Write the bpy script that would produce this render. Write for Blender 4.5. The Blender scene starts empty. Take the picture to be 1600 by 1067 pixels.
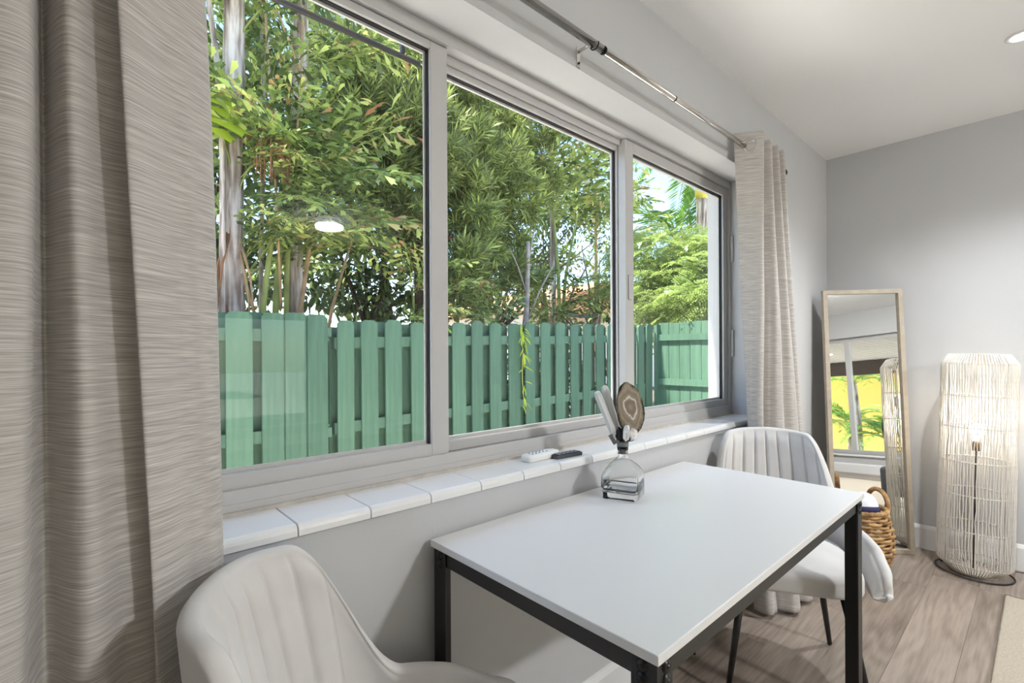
import bpy, bmesh, math, random
import numpy as np
from mathutils import Vector, Matrix, Euler

PI = math.pi
R = math.radians
random.seed(7)
rng = np.random.default_rng(11)

sc = bpy.context.scene
col = sc.collection

# ------------------------------------------------------------------ camera
CH = 1.19                                     # camera height
cam_d = bpy.data.cameras.new('camera')
cam = bpy.data.objects.new('camera', cam_d)
col.objects.link(cam)
cam_d.sensor_width = 36.0
cam_d.lens = 758.0 / 1600.0 * 36.0
cam_d.shift_y = 16.5 / 1600.0
cam_d.clip_start = 0.02
cam_d.clip_end = 300
YAW = R(-42.3)
cam.matrix_world = (Matrix.Translation((0, 0, CH)) @ Matrix.Rotation(YAW, 4, 'Z')
                    @ Matrix.Rotation(R(90), 4, 'X') @ Matrix.Rotation(R(-0.3), 4, 'Z'))
sc.camera = cam

# ------------------------------------------------------------------ world, sun, exposure
SUN_EL, SUN_DIR = 58.0, Vector((-0.50, 0.14, 0.85)).normalized()
w = bpy.data.worlds.new('sky')
sc.world = w
w.use_nodes = True
nt = w.node_tree
nt.nodes.clear()
out = nt.nodes.new('ShaderNodeOutputWorld')
bg = nt.nodes.new('ShaderNodeBackground')
sky = nt.nodes.new('ShaderNodeTexSky')
sky.sky_type = 'NISHITA'
sky.sun_disc = False
sky.sun_elevation = R(SUN_EL)
sky.sun_rotation = math.atan2(SUN_DIR.x, SUN_DIR.y)
sky.air_density = 1.0
sky.dust_density = 0.4
sky.ozone_density = 2.0
nt.links.new(sky.outputs[0], bg.inputs[0])
bg.inputs[1].default_value = 0.38
nt.links.new(bg.outputs[0], out.inputs[0])

sun_d = bpy.data.lights.new('sun_offscreen', 'SUN')
sun_d.energy = 11.0
sun_d.angle = R(5.0)
sun_d.color = (1.0, 0.95, 0.86)
sun = bpy.data.objects.new('sun_offscreen', sun_d)
col.objects.link(sun)
sun.rotation_euler = (-SUN_DIR).to_track_quat('-Z', 'Y').to_euler()

sc.view_settings.view_transform = 'Standard'
sc.view_settings.look = 'None'
sc.view_settings.gamma = 1.0
sc.view_settings.exposure = 0.80
sc.view_settings.use_curve_mapping = False

LAMP_FLUSH = 300.0        # emission of the disc ceiling lamp
LAMP_SPOT = 66.0          # watts of the recessed spot
LAMP_BULB = 1.8          # watts of the floor lamp bulb

# ------------------------------------------------------------------ materials
def srgb(r, g, b):
    def f(c):
        c /= 255.0
        return c / 12.92 if c <= 0.04045 else ((c + 0.055) / 1.055) ** 2.4
    return (f(r), f(g), f(b), 1.0)

M = {}
def new_mat(name):
    m = bpy.data.materials.new(name)
    m.use_nodes = True
    n = m.node_tree
    p = n.nodes['Principled BSDF']
    M[name] = m
    return m, n, p

def node(n, kind, **kw):
    x = n.nodes.new(kind)
    for k, v in kw.items():
        if k in x.inputs.keys() if hasattr(x.inputs, 'keys') else False:
            x.inputs[k].default_value = v
        else:
            setattr(x, k, v)
    return x

def plain(name, c, rough=0.5, metal=0.0, noise=0.0, nscale=8.0, bump=0.0, bscale=60.0, spec=0.5):
    m, n, p = new_mat(name)
    p.inputs['Base Color'].default_value = c
    p.inputs['Roughness'].default_value = rough
    p.inputs['Metallic'].default_value = metal
    p.inputs['Specular IOR Level'].default_value = spec
    tc = n.nodes.new('ShaderNodeTexCoord')
    if noise > 0:
        t = n.nodes.new('ShaderNodeTexNoise')
        t.inputs['Scale'].default_value = nscale
        t.inputs['Detail'].default_value = 5
        n.links.new(tc.outputs['Object'], t.inputs['Vector'])
        rp = n.nodes.new('ShaderNodeValToRGB')
        rp.color_ramp.elements[0].position = 0.3
        rp.color_ramp.elements[1].position = 0.7
        rp.color_ramp.elements[0].color = tuple(x * (1 - noise) for x in c[:3]) + (1,)
        rp.color_ramp.elements[1].color = tuple(min(1, x * (1 + noise)) for x in c[:3]) + (1,)
        n.links.new(t.outputs['Fac'], rp.inputs[0])
        n.links.new(rp.outputs[0], p.inputs['Base Color'])
    if bump > 0:
        t2 = n.nodes.new('ShaderNodeTexNoise')
        t2.inputs['Scale'].default_value = bscale
        t2.inputs['Detail'].default_value = 4
        n.links.new(tc.outputs['Object'], t2.inputs['Vector'])
        b = n.nodes.new('ShaderNodeBump')
        b.inputs['Strength'].default_value = bump
        b.inputs['Distance'].default_value = 0.01
        n.links.new(t2.outputs['Fac'], b.inputs['Height'])
        n.links.new(b.outputs[0], p.inputs['Normal'])
    return m

plain('wall_paint', srgb(198, 198, 198), 0.75, noise=0.015, nscale=3, bump=0.08, bscale=35)
plain('ceiling_paint', srgb(246, 246, 246), 0.85, bump=0.05, bscale=50)
plain('trim_white', srgb(236, 235, 233), 0.4)
plain('frame_white', srgb(194, 192, 190), 0.38)
plain('path_white', srgb(236, 232, 226), 0.9, noise=0.04, nscale=3)
plain('exterior_white', srgb(244, 236, 230), 0.8, noise=0.03, bump=0.2, bscale=40)
plain('subfloor', srgb(86, 76, 68), 0.9)
plain('gasket_black', srgb(28, 26, 26), 0.6)
plain('tile_white', srgb(238, 237, 235), 0.18, noise=0.012, nscale=12)
plain('grout', srgb(196, 188, 174), 0.9, noise=0.12, nscale=30)
plain('caulk', srgb(196, 190, 182), 0.8, noise=0.12, nscale=25)
plain('table_white', srgb(228, 227, 226), 0.33, spec=0.4)
plain('metal_black', srgb(24, 23, 22), 0.42, 0.0, noise=0.1, nscale=20)
plain('bolt_black', srgb(12, 12, 12), 0.35)
plain('nickel', srgb(196, 192, 188), 0.2, 1.0)
plain('dark_metal', srgb(40, 36, 33), 0.35, 1.0)
plain('remote_white', srgb(240, 240, 238), 0.35)
plain('remote_grey', srgb(66, 68, 72), 0.4)
plain('button_grey', srgb(150, 152, 156), 0.5)
plain('quartz', srgb(236, 230, 226), 0.3, noise=0.06, nscale=40, bump=0.4, bscale=50)
plain('druzy', srgb(34, 31, 28), 0.35, noise=0.5, nscale=90, bump=0.9, bscale=160)
plain('grey_tape', srgb(120, 120, 118), 0.5)
plain('mirror_frame', srgb(178, 166, 148), 0.6, noise=0.1, nscale=30)
plain('mirror_back', srgb(92, 82, 72), 0.8)
plain('rope_white', srgb(226, 221, 212), 0.8, noise=0.05, nscale=60)
plain('wire_white', srgb(216, 208, 196), 0.6)
plain('cord_black', srgb(18, 18, 18), 0.5)
plain('socket_brass', srgb(120, 96, 62), 0.4, 0.6)
plain('cap_white', srgb(236, 236, 240), 0.8, noise=0.03)
plain('cap_navy', srgb(44, 46, 84), 0.8, noise=0.08)
plain('bag_grey', srgb(178, 180, 186), 0.5)
plain('rug', srgb(212, 200, 180), 0.95, noise=0.12, nscale=120, bump=0.9, bscale=300)
plain('sofa_grey', srgb(86, 88, 90), 0.9, noise=0.08, bump=0.3, bscale=200)
plain('porch_white', srgb(206, 200, 190), 0.7, noise=0.05)
plain('beam_dark', srgb(70, 60, 52), 0.7)
plain('house_yellow', srgb(206, 178, 84), 0.85, noise=0.04, nscale=2)
plain('house_cream', srgb(230, 220, 200), 0.85, noise=0.04)
plain('roof_orange', srgb(226, 158, 104), 0.9, noise=0.08, nscale=1.5)
plain('fascia_dark', srgb(74, 66, 62), 0.8)
plain('soil', srgb(92, 84, 70), 0.95, noise=0.3, nscale=3, bump=0.5)
plain('pave', srgb(214, 208, 198), 0.9, noise=0.08, nscale=4)
plain('wicker_dark', srgb(44, 38, 34), 0.6)
plain('pipe_dark', srgb(52, 48, 54), 0.4)
m, n, p = new_mat('palm_bark')
tc = n.nodes.new('ShaderNodeTexCoord'); mp = n.nodes.new('ShaderNodeMapping'); mp.inputs['Scale'].default_value = (26, 26, 2.4)
t = n.nodes.new('ShaderNodeTexNoise'); t.inputs['Scale'].default_value = 1.0; t.inputs['Detail'].default_value = 6
t2 = n.nodes.new('ShaderNodeTexNoise'); t2.inputs['Scale'].default_value = 2.2; t2.inputs['Detail'].default_value = 4
ad = n.nodes.new('ShaderNodeMath'); ad.operation = 'MULTIPLY_ADD'; ad.inputs[1].default_value = 0.7
rp = n.nodes.new('ShaderNodeValToRGB')
rp.color_ramp.elements[0].position = 0.62; rp.color_ramp.elements[1].position = 1.02
rp.color_ramp.elements[0].color = srgb(84, 66, 54); rp.color_ramp.elements[1].color = srgb(222, 208, 198)
e = rp.color_ramp.elements.new(0.82); e.color = srgb(160, 142, 130)
n.links.new(tc.outputs['Object'], mp.inputs[0]); n.links.new(mp.outputs[0], t.inputs['Vector']); n.links.new(tc.outputs['Object'], t2.inputs['Vector'])
n.links.new(t2.outputs['Fac'], ad.inputs[0]); n.links.new(t.outputs['Fac'], ad.inputs[2]); n.links.new(ad.outputs[0], rp.inputs[0])
n.links.new(rp.outputs[0], p.inputs['Base Color']); p.inputs['Roughness'].default_value = 0.9
b = n.nodes.new('ShaderNodeBump'); b.inputs['Strength'].default_value = 0.9; b.inputs['Distance'].default_value = 0.02
n.links.new(t.outputs['Fac'], b.inputs['Height']); n.links.new(b.outputs[0], p.inputs['Normal'])
plain('bark_dark', srgb(96, 80, 68), 0.95, noise=0.35, nscale=12, bump=0.8, bscale=30)
plain('bark_pale', srgb(168, 152, 140), 0.9, noise=0.25, nscale=14, bump=0.5, bscale=40)
plain('cane_green', srgb(142, 150, 78), 0.6, noise=0.25, nscale=6)
plain('cane_tan', srgb(172, 140, 104), 0.8, noise=0.25, nscale=10)
plain('dry_brown', srgb(150, 104, 72), 0.9, noise=0.3, nscale=14)
plain('crownshaft', srgb(222, 200, 84), 0.5, noise=0.1)
plain('blossom', srgb(238, 232, 240), 0.7)

def emit(name, c, s):
    m = bpy.data.materials.new(name); m.use_nodes = True
    n = m.node_tree; n.nodes.clear()
    o = n.nodes.new('ShaderNodeOutputMaterial'); e = n.nodes.new('ShaderNodeEmission')
    e.inputs[0].default_value = c; e.inputs[1].default_value = s
    n.links.new(e.outputs[0], o.inputs[0]); M[name] = m
emit('lamp_diffuser', (0.95, 0.975, 1.0, 1), LAMP_FLUSH)
emit('porch_diffuser', (1.0, 0.98, 0.95, 1), 3.0)
emit('spot_lens', (1.0, 0.97, 0.93, 1), 5.0)
emit('bulb_glow', (1.0, 0.93, 0.84, 1), 14.0)

def thin_glass(name, tint=(1, 1, 1, 1), base=0.04, rough=0.0):
    """clear sheet: straight through plus a Schlick reflection, same for all rays"""
    m = bpy.data.materials.new(name); m.use_nodes = True
    n = m.node_tree; n.nodes.clear()
    o = n.nodes.new('ShaderNodeOutputMaterial')
    tr = n.nodes.new('ShaderNodeBsdfTransparent'); tr.inputs[0].default_value = tint
    gl = n.nodes.new('ShaderNodeBsdfGlossy'); gl.inputs['Roughness'].default_value = rough
    lw = n.nodes.new('ShaderNodeLayerWeight'); lw.inputs[0].default_value = 0.5
    pw = n.nodes.new('ShaderNodeMath'); pw.operation = 'POWER'; pw.inputs[1].default_value = 5
    ma = n.nodes.new('ShaderNodeMath'); ma.operation = 'MULTIPLY_ADD'
    ma.inputs[1].default_value = 1 - base; ma.inputs[2].default_value = base
    mx = n.nodes.new('ShaderNodeMixShader')
    n.links.new(lw.outputs['Facing'], pw.inputs[0]); n.links.new(pw.outputs[0], ma.inputs[0])
    n.links.new(ma.outputs[0], mx.inputs[0]); n.links.new(tr.outputs[0], mx.inputs[1])
    n.links.new(gl.outputs[0], mx.inputs[2]); n.links.new(mx.outputs[0], o.inputs[0])
    M[name] = m
thin_glass('window_glass', (0.985, 0.99, 0.985, 1), 0.016)
thin_glass('bulb_glass', (1, 1, 1, 1), 0.05)
m, n, p = new_mat('bottle_glass')
p.inputs['Base Color'].default_value = (0.97, 0.98, 0.98, 1)
p.inputs['Roughness'].default_value = 0.02
p.inputs['Transmission Weight'].default_value = 1.0
p.inputs['IOR'].default_value = 1.45
m, n, p = new_mat('selenite')
p.inputs['Base Color'].default_value = srgb(238, 236, 232)
p.inputs['Roughness'].default_value = 0.35
p.inputs['Transmission Weight'].default_value = 0.25
tc = n.nodes.new('ShaderNodeTexCoord'); mp = n.nodes.new('ShaderNodeMapping')
mp.inputs['Scale'].default_value = (160, 160, 6)
t = n.nodes.new('ShaderNodeTexNoise'); t.inputs['Scale'].default_value = 1.0
b = n.nodes.new('ShaderNodeBump'); b.inputs['Strength'].default_value = 0.5; b.inputs['Distance'].default_value = 0.004
n.links.new(tc.outputs['Object'], mp.inputs[0]); n.links.new(mp.outputs[0], t.inputs['Vector'])
n.links.new(t.outputs['Fac'], b.inputs['Height']); n.links.new(b.outputs[0], p.inputs['Normal'])

m, n, p = new_mat('mirror_silver')
p.inputs['Base Color'].default_value = (0.86, 0.87, 0.86, 1)
p.inputs['Metallic'].default_value = 1.0
p.inputs['Roughness'].default_value = 0.012

# upholstery
m, n, p = new_mat('upholstery')
p.inputs['Roughness'].default_value = 0.9
p.inputs['Sheen Weight'].default_value = 0.25
p.inputs['Sheen Roughness'].default_value = 0.5
tc = n.nodes.new('ShaderNodeTexCoord')
t = n.nodes.new('ShaderNodeTexNoise'); t.inputs['Scale'].default_value = 7; t.inputs['Detail'].default_value = 6
rp = n.nodes.new('ShaderNodeValToRGB')
rp.color_ramp.elements[0].color = srgb(208, 204, 200); rp.color_ramp.elements[1].color = srgb(222, 219, 216)
rp.color_ramp.elements[0].position = 0.3; rp.color_ramp.elements[1].position = 0.7
n.links.new(tc.outputs['Object'], t.inputs['Vector']); n.links.new(t.outputs['Fac'], rp.inputs[0])
n.links.new(rp.outputs[0], p.inputs['Base Color'])
t2 = n.nodes.new('ShaderNodeTexNoise'); t2.inputs['Scale'].default_value = 500
b = n.nodes.new('ShaderNodeBump'); b.inputs['Strength'].default_value = 0.15; b.inputs['Distance'].default_value = 0.002
n.links.new(tc.outputs['Object'], t2.inputs['Vector']); n.links.new(t2.outputs['Fac'], b.inputs['Height'])
n.links.new(b.outputs[0], p.inputs['Normal'])

# linen curtain: pale slubs running across the cloth (UV: u across in metres, v up in metres)
m, n, p = new_mat('linen')
p.inputs['Roughness'].default_value = 0.9
p.inputs['Sheen Weight'].default_value = 0.15
uv = n.nodes.new('ShaderNodeUVMap'); uv.uv_map = 'cloth'
def strands(su, sv, seed):
    mp = n.nodes.new('ShaderNodeMapping'); mp.inputs['Scale'].default_value = (su, sv, 1)
    mp.inputs['Location'].default_value = (seed, seed * 1.7, 0)
    t = n.nodes.new('ShaderNodeTexNoise'); t.inputs['Scale'].default_value = 1; t.inputs['Detail'].default_value = 3
    n.links.new(uv.outputs[0], mp.inputs[0]); n.links.new(mp.outputs[0], t.inputs['Vector'])
    return t
ta = strands(16, 640, 1.3); tb = strands(7, 260, 5.1)
ra = n.nodes.new('ShaderNodeValToRGB')
ra.color_ramp.elements[0].position = 0.40; ra.color_ramp.elements[1].position = 0.72
ra.color_ramp.elements[0].color = srgb(166, 160, 154); ra.color_ramp.elements[1].color = srgb(226, 221, 215)
mixn = n.nodes.new('ShaderNodeMath'); mixn.operation = 'MULTIPLY_ADD'; mixn.inputs[1].default_value = 0.6
mixb = n.nodes.new('ShaderNodeMath'); mixb.operation = 'MULTIPLY'; mixb.inputs[1].default_value = 0.4
n.links.new(tb.outputs['Fac'], mixb.inputs[0])
n.links.new(ta.outputs['Fac'], mixn.inputs[0]); n.links.new(mixb.outputs[0], mixn.inputs[2])
n.links.new(mixn.outputs[0], ra.inputs[0]); n.links.new(ra.outputs[0], p.inputs['Base Color'])
b = n.nodes.new('ShaderNodeBump'); b.inputs['Strength'].default_value = 0.35; b.inputs['Distance'].default_value = 0.002
n.links.new(mixn.outputs[0], b.inputs['Height']); n.links.new(b.outputs[0], p.inputs['Normal'])

# floor planks: grey brown oak with cathedral grain
m, n, p = new_mat('oak_grey')
tc = n.nodes.new('ShaderNodeTexCoord'); oi = n.nodes.new('ShaderNodeObjectInfo')
add = n.nodes.new('ShaderNodeVectorMath'); add.operation = 'MULTIPLY_ADD'
cmb = n.nodes.new('ShaderNodeCombineXYZ')
for k in range(3):
    n.links.new(oi.outputs['Random'], cmb.inputs[k])
add.inputs[1].default_value = (31, 17, 23)
n.links.new(cmb.outputs[0], add.inputs[0]); n.links.new(tc.outputs['Object'], add.inputs[2])
mp = n.nodes.new('ShaderNodeMapping'); mp.inputs['Scale'].default_value = (0.9, 5.5, 1)
n.links.new(add.outputs[0], mp.inputs[0])
wv = n.nodes.new('ShaderNodeTexNoise'); wv.inputs['Scale'].default_value = 1.3; wv.inputs['Detail'].default_value = 1.5
n.links.new(mp.outputs[0], wv.inputs['Vector'])
fr = n.nodes.new('ShaderNodeMath'); fr.operation = 'MULTIPLY'; fr.inputs[1].default_value = 55
n.links.new(wv.outputs['Fac'], fr.inputs[0])
sn = n.nodes.new('ShaderNodeMath'); sn.operation = 'SINE'
n.links.new(fr.outputs[0], sn.inputs[0])
mp2 = n.nodes.new('ShaderNodeMapping'); mp2.inputs['Scale'].default_value = (6, 90, 1)
n.links.new(add.outputs[0], mp2.inputs[0])
fn = n.nodes.new('ShaderNodeTexNoise'); fn.inputs['Scale'].default_value = 1; fn.inputs['Detail'].default_value = 4
n.links.new(mp2.outputs[0], fn.inputs['Vector'])
mp3 = n.nodes.new('ShaderNodeMapping'); mp3.inputs['Scale'].default_value = (1.5, 4, 1)
n.links.new(add.outputs[0], mp3.inputs[0])
big = n.nodes.new('ShaderNodeTexNoise'); big.inputs['Scale'].default_value = 1.4; big.inputs['Detail'].default_value = 5
n.links.new(mp3.outputs[0], big.inputs['Vector'])
a1 = n.nodes.new('ShaderNodeMath'); a1.operation = 'MULTIPLY_ADD'; a1.inputs[1].default_value = 0.075
fs1 = n.nodes.new('ShaderNodeMath'); fs1.operation = 'MULTIPLY_ADD'; fs1.inputs[1].default_value = 0.55; fs1.inputs[2].default_value = 0.225
n.links.new(fn.outputs['Fac'], fs1.inputs[0])
n.links.new(sn.outputs[0], a1.inputs[0]); n.links.new(fs1.outputs[0], a1.inputs[2])
a2 = n.nodes.new('ShaderNodeMath'); a2.operation = 'MULTIPLY_ADD'; a2.inputs[1].default_value = 0.55
n.links.new(big.outputs['Fac'], a2.inputs[0]); n.links.new(a1.outputs[0], a2.inputs[2])
a3 = n.nodes.new('ShaderNodeMath'); a3.operation = 'MULTIPLY_ADD'; a3.inputs[1].default_value = 0.16
n.links.new(oi.outputs['Random'], a3.inputs[0]); n.links.new(a2.outputs[0], a3.inputs[2])
rp = n.nodes.new('ShaderNodeValToRGB')
rp.color_ramp.elements[0].position = 0.44; rp.color_ramp.elements[1].position = 0.86
rp.color_ramp.elements[0].color = srgb(100, 88, 78); rp.color_ramp.elements[1].color = srgb(166, 151, 138)
sc1 = n.nodes.new('ShaderNodeMath'); sc1.operation = 'MULTIPLY'; sc1.inputs[1].default_value = 0.78
n.links.new(a3.outputs[0], sc1.inputs[0]); n.links.new(sc1.outputs[0], rp.inputs[0])
n.links.new(rp.outputs[0], p.inputs['Base Color'])
p.inputs['Roughness'].default_value = 0.42
b = n.nodes.new('ShaderNodeBump'); b.inputs['Strength'].default_value = 0.12; b.inputs['Distance'].default_value = 0.002
n.links.new(a1.outputs[0], b.inputs['Height']); n.links.new(b.outputs[0], p.inputs['Normal'])

# green painted fence
m, n, p = new_mat('fence_green')
tc = n.nodes.new('ShaderNodeTexCoord'); oi = n.nodes.new('ShaderNodeObjectInfo')
mp = n.nodes.new('ShaderNodeMapping'); mp.inputs['Scale'].default_value = (30, 30, 2.2)
t = n.nodes.new('ShaderNodeTexNoise'); t.inputs['Scale'].default_value = 1; t.inputs['Detail'].default_value = 5
n.links.new(tc.outputs['Object'], mp.inputs[0]); n.links.new(mp.outputs[0], t.inputs['Vector'])
a = n.nodes.new('ShaderNodeMath'); a.operation = 'MULTIPLY_ADD'; a.inputs[1].default_value = 0.35
n.links.new(oi.outputs['Random'], a.inputs[0]); n.links.new(t.outputs['Fac'], a.inputs[2])
rp = n.nodes.new('ShaderNodeValToRGB')
rp.color_ramp.elements[0].position = 0.35; rp.color_ramp.elements[1].position = 1.0
rp.color_ramp.elements[0].color = srgb(54, 86, 68); rp.color_ramp.elements[1].color = srgb(80, 113, 91)
n.links.new(a.outputs[0], rp.inputs[0])
# small worn spots
t3 = n.nodes.new('ShaderNodeTexNoise'); t3.inputs['Scale'].default_value = 46
n.links.new(tc.outputs['Object'], t3.inputs['Vector'])
r3 = n.nodes.new('ShaderNodeValToRGB'); r3.color_ramp.elements[0].position = 0.70; r3.color_ramp.elements[1].position = 0.74
n.links.new(t3.outputs['Fac'], r3.inputs[0])
mx = n.nodes.new('ShaderNodeMix'); mx.data_type = 'RGBA'
mx.inputs[7].default_value = srgb(60, 96, 82)
n.links.new(r3.outputs[0], mx.inputs[0]); n.links.new(rp.outputs[0], mx.inputs[6])
n.links.new(mx.outputs[2], p.inputs['Base Color'])
p.inputs['Roughness'].default_value = 0.7
b = n.nodes.new('ShaderNodeBump'); b.inputs['Strength'].default_value = 0.10; b.inputs['Distance'].default_value = 0.004
n.links.new(t.outputs['Fac'], b.inputs['Height']); n.links.new(b.outputs[0], p.inputs['Normal'])

# water reed basket
m, n, p = new_mat('seagrass')
tc = n.nodes.new('ShaderNodeTexCoord')
t = n.nodes.new('ShaderNodeTexNoise'); t.inputs['Scale'].default_value = 26; t.inputs['Detail'].default_value = 5
rp = n.nodes.new('ShaderNodeValToRGB')
rp.color_ramp.elements[0].position = 0.3; rp.color_ramp.elements[1].position = 0.72
rp.color_ramp.elements[0].color = srgb(132, 92, 54); rp.color_ramp.elements[1].color = srgb(206, 168, 116)
n.links.new(tc.outputs['Object'], t.inputs['Vector']); n.links.new(t.outputs['Fac'], rp.inputs[0])
n.links.new(rp.outputs[0], p.inputs['Base Color']); p.inputs['Roughness'].default_value = 0.7

# agate slice: dark rim, concentric bands (object space of the slice: x across, z up, radius 1 = rim)
m, n, p = new_mat('agate')
tc = n.nodes.new('ShaderNodeTexCoord')
mp = n.nodes.new('ShaderNodeMapping'); mp.inputs['Scale'].default_value = (1 / 0.045, 0, 1 / 0.082)
n.links.new(tc.outputs['Object'], mp.inputs[0])
wn = n.nodes.new('ShaderNodeTexNoise'); wn.inputs['Scale'].default_value = 1.6; wn.inputs['Detail'].default_value = 3
n.links.new(mp.outputs[0], wn.inputs['Vector'])
ln = n.nodes.new('ShaderNodeVectorMath'); ln.operation = 'LENGTH'
n.links.new(mp.outputs[0], ln.inputs[0])
a = n.nodes.new('ShaderNodeMath'); a.operation = 'MULTIPLY_ADD'; a.inputs[1].default_value = 0.7
n.links.new(wn.outputs['Fac'], a.inputs[0]); n.links.new(ln.outputs['Value'], a.inputs[2])
sb = n.nodes.new('ShaderNodeMath'); sb.operation = 'SUBTRACT'; sb.inputs[1].default_value = 0.36
n.links.new(a.outputs[0], sb.inputs[0])
rp = n.nodes.new('ShaderNodeValToRGB')
cr = rp.color_ramp
cols = [(0.0, (150, 134, 120)), (0.22, (120, 106, 92)), (0.34, (140, 126, 112)), (0.40, (222, 216, 206)),
        (0.46, (150, 136, 120)), (0.62, (128, 114, 100)), (0.74, (156, 144, 128)), (0.86, (120, 104, 84)), (0.93, (28, 26, 22)), (1.0, (18, 17, 15))]
cr.elements[0].position = 0.0; cr.elements[0].color = srgb(*cols[0][1])
cr.elements[1].position = 1.0; cr.elements[1].color = srgb(*cols[-1][1])
for pos, c in cols[1:-1]:
    e = cr.elements.new(pos); e.color = srgb(*c)
n.links.new(sb.outputs[0], rp.inputs[0]); n.links.new(rp.outputs[0], p.inputs['Base Color'])
p.inputs['Roughness'].default_value = 0.2

def leaf_mat(name, stops, trans=0.35, rough=0.45):
    m = bpy.data.materials.new(name); m.use_nodes = True
    n = m.node_tree; p = n.nodes['Principled BSDF']; o = n.nodes['Material Output']
    g = n.nodes.new('ShaderNodeNewGeometry')
    oi = n.nodes.new('ShaderNodeObjectInfo')
    rp = n.nodes.new('ShaderNodeValToRGB')
    rp.color_ramp.elements[0].position = stops[0][0]; rp.color_ramp.elements[0].color = srgb(*stops[0][1])
    rp.color_ramp.elements[1].position = stops[-1][0]; rp.color_ramp.elements[1].color = srgb(*stops[-1][1])
    for pos, c in stops[1:-1]:
        e = rp.color_ramp.elements.new(pos); e.color = srgb(*c)
    ad = n.nodes.new('ShaderNodeMath'); ad.operation = 'MULTIPLY_ADD'; ad.inputs[1].default_value = 0.3
    ml = n.nodes.new('ShaderNodeMath'); ml.operation = 'MULTIPLY'; ml.inputs[1].default_value = 0.7
    n.links.new(g.outputs['Random Per Island'], ml.inputs[0])
    n.links.new(oi.outputs['Random'], ad.inputs[0]); n.links.new(ml.outputs[0], ad.inputs[2])
    n.links.new(ad.outputs[0], rp.inputs[0])
    n.links.new(rp.outputs[0], p.inputs['Base Color'])
    p.inputs['Roughness'].default_value = rough
    tl = n.nodes.new('ShaderNodeBsdfTranslucent')
    n.links.new(rp.outputs[0], tl.inputs[0])
    mx = n.nodes.new('ShaderNodeMixShader'); mx.inputs[0].default_value = trans
    n.links.new(p.outputs[0], mx.inputs[1]); n.links.new(tl.outputs[0], mx.inputs[2])
    n.links.new(mx.outputs[0], o.inputs[0])
    M[name] = m
leaf_mat('leaf_fishtail', [(0, (58, 74, 44)), (0.3, (92, 112, 62)), (0.6, (146, 168, 88)), (0.80, (204, 216, 128)), (0.88, (190, 150, 104)), (1, (168, 108, 78))])
leaf_mat('leaf_lime', [(0, (176, 206, 62)), (1, (214, 232, 84))], 0.5)
leaf_mat('leaf_podo', [(0, (76, 86, 52)), (0.45, (124, 136, 76)), (0.8, (184, 198, 104)), (1, (226, 234, 132))])
leaf_mat('leaf_podo_dark', [(0, (44, 62, 42)), (0.6, (70, 92, 58)), (1, (104, 128, 78))])
leaf_mat('leaf_broad', [(0, (52, 66, 40)), (0.5, (84, 102, 56)), (0.9, (128, 148, 78)), (1, (160, 108, 76))])
leaf_mat('leaf_far', [(0, (66, 84, 54)), (0.5, (100, 122, 72)), (1, (148, 166, 100))])
leaf_mat('leaf_yellow', [(0, (140, 170, 50)), (0.5, (188, 208, 66)), (1, (222, 222, 84))], 0.5)
leaf_mat('leaf_feather', [(0, (130, 152, 84)), (0.5, (162, 182, 108)), (1, (200, 212, 140))], 0.45)
leaf_mat('leaf_palm', [(0, (82, 128, 62)), (0.6, (122, 164, 72)), (1, (190, 200, 84))], 0.4)
leaf_mat('leaf_red', [(0, (150, 88, 60)), (1, (190, 120, 76))], 0.4)

# ------------------------------------------------------------------ mesh helpers
def link(o, parent=None):
    col.objects.link(o)
    if parent is not None:
        o.parent = parent
    return o

def tag(o, label=None, cat=None, group=None, kind=None):
    if label: o['label'] = label
    if cat: o['category'] = cat
    if group: o['group'] = group
    if kind: o['kind'] = kind
    return o

def empty(name, loc=(0, 0, 0), rz=0.0):
    o = bpy.data.objects.new(name, None)
    o.empty_display_size = 0.05
    o.location = loc
    o.rotation_euler = (0, 0, rz)
    col.objects.link(o)
    return o

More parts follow.
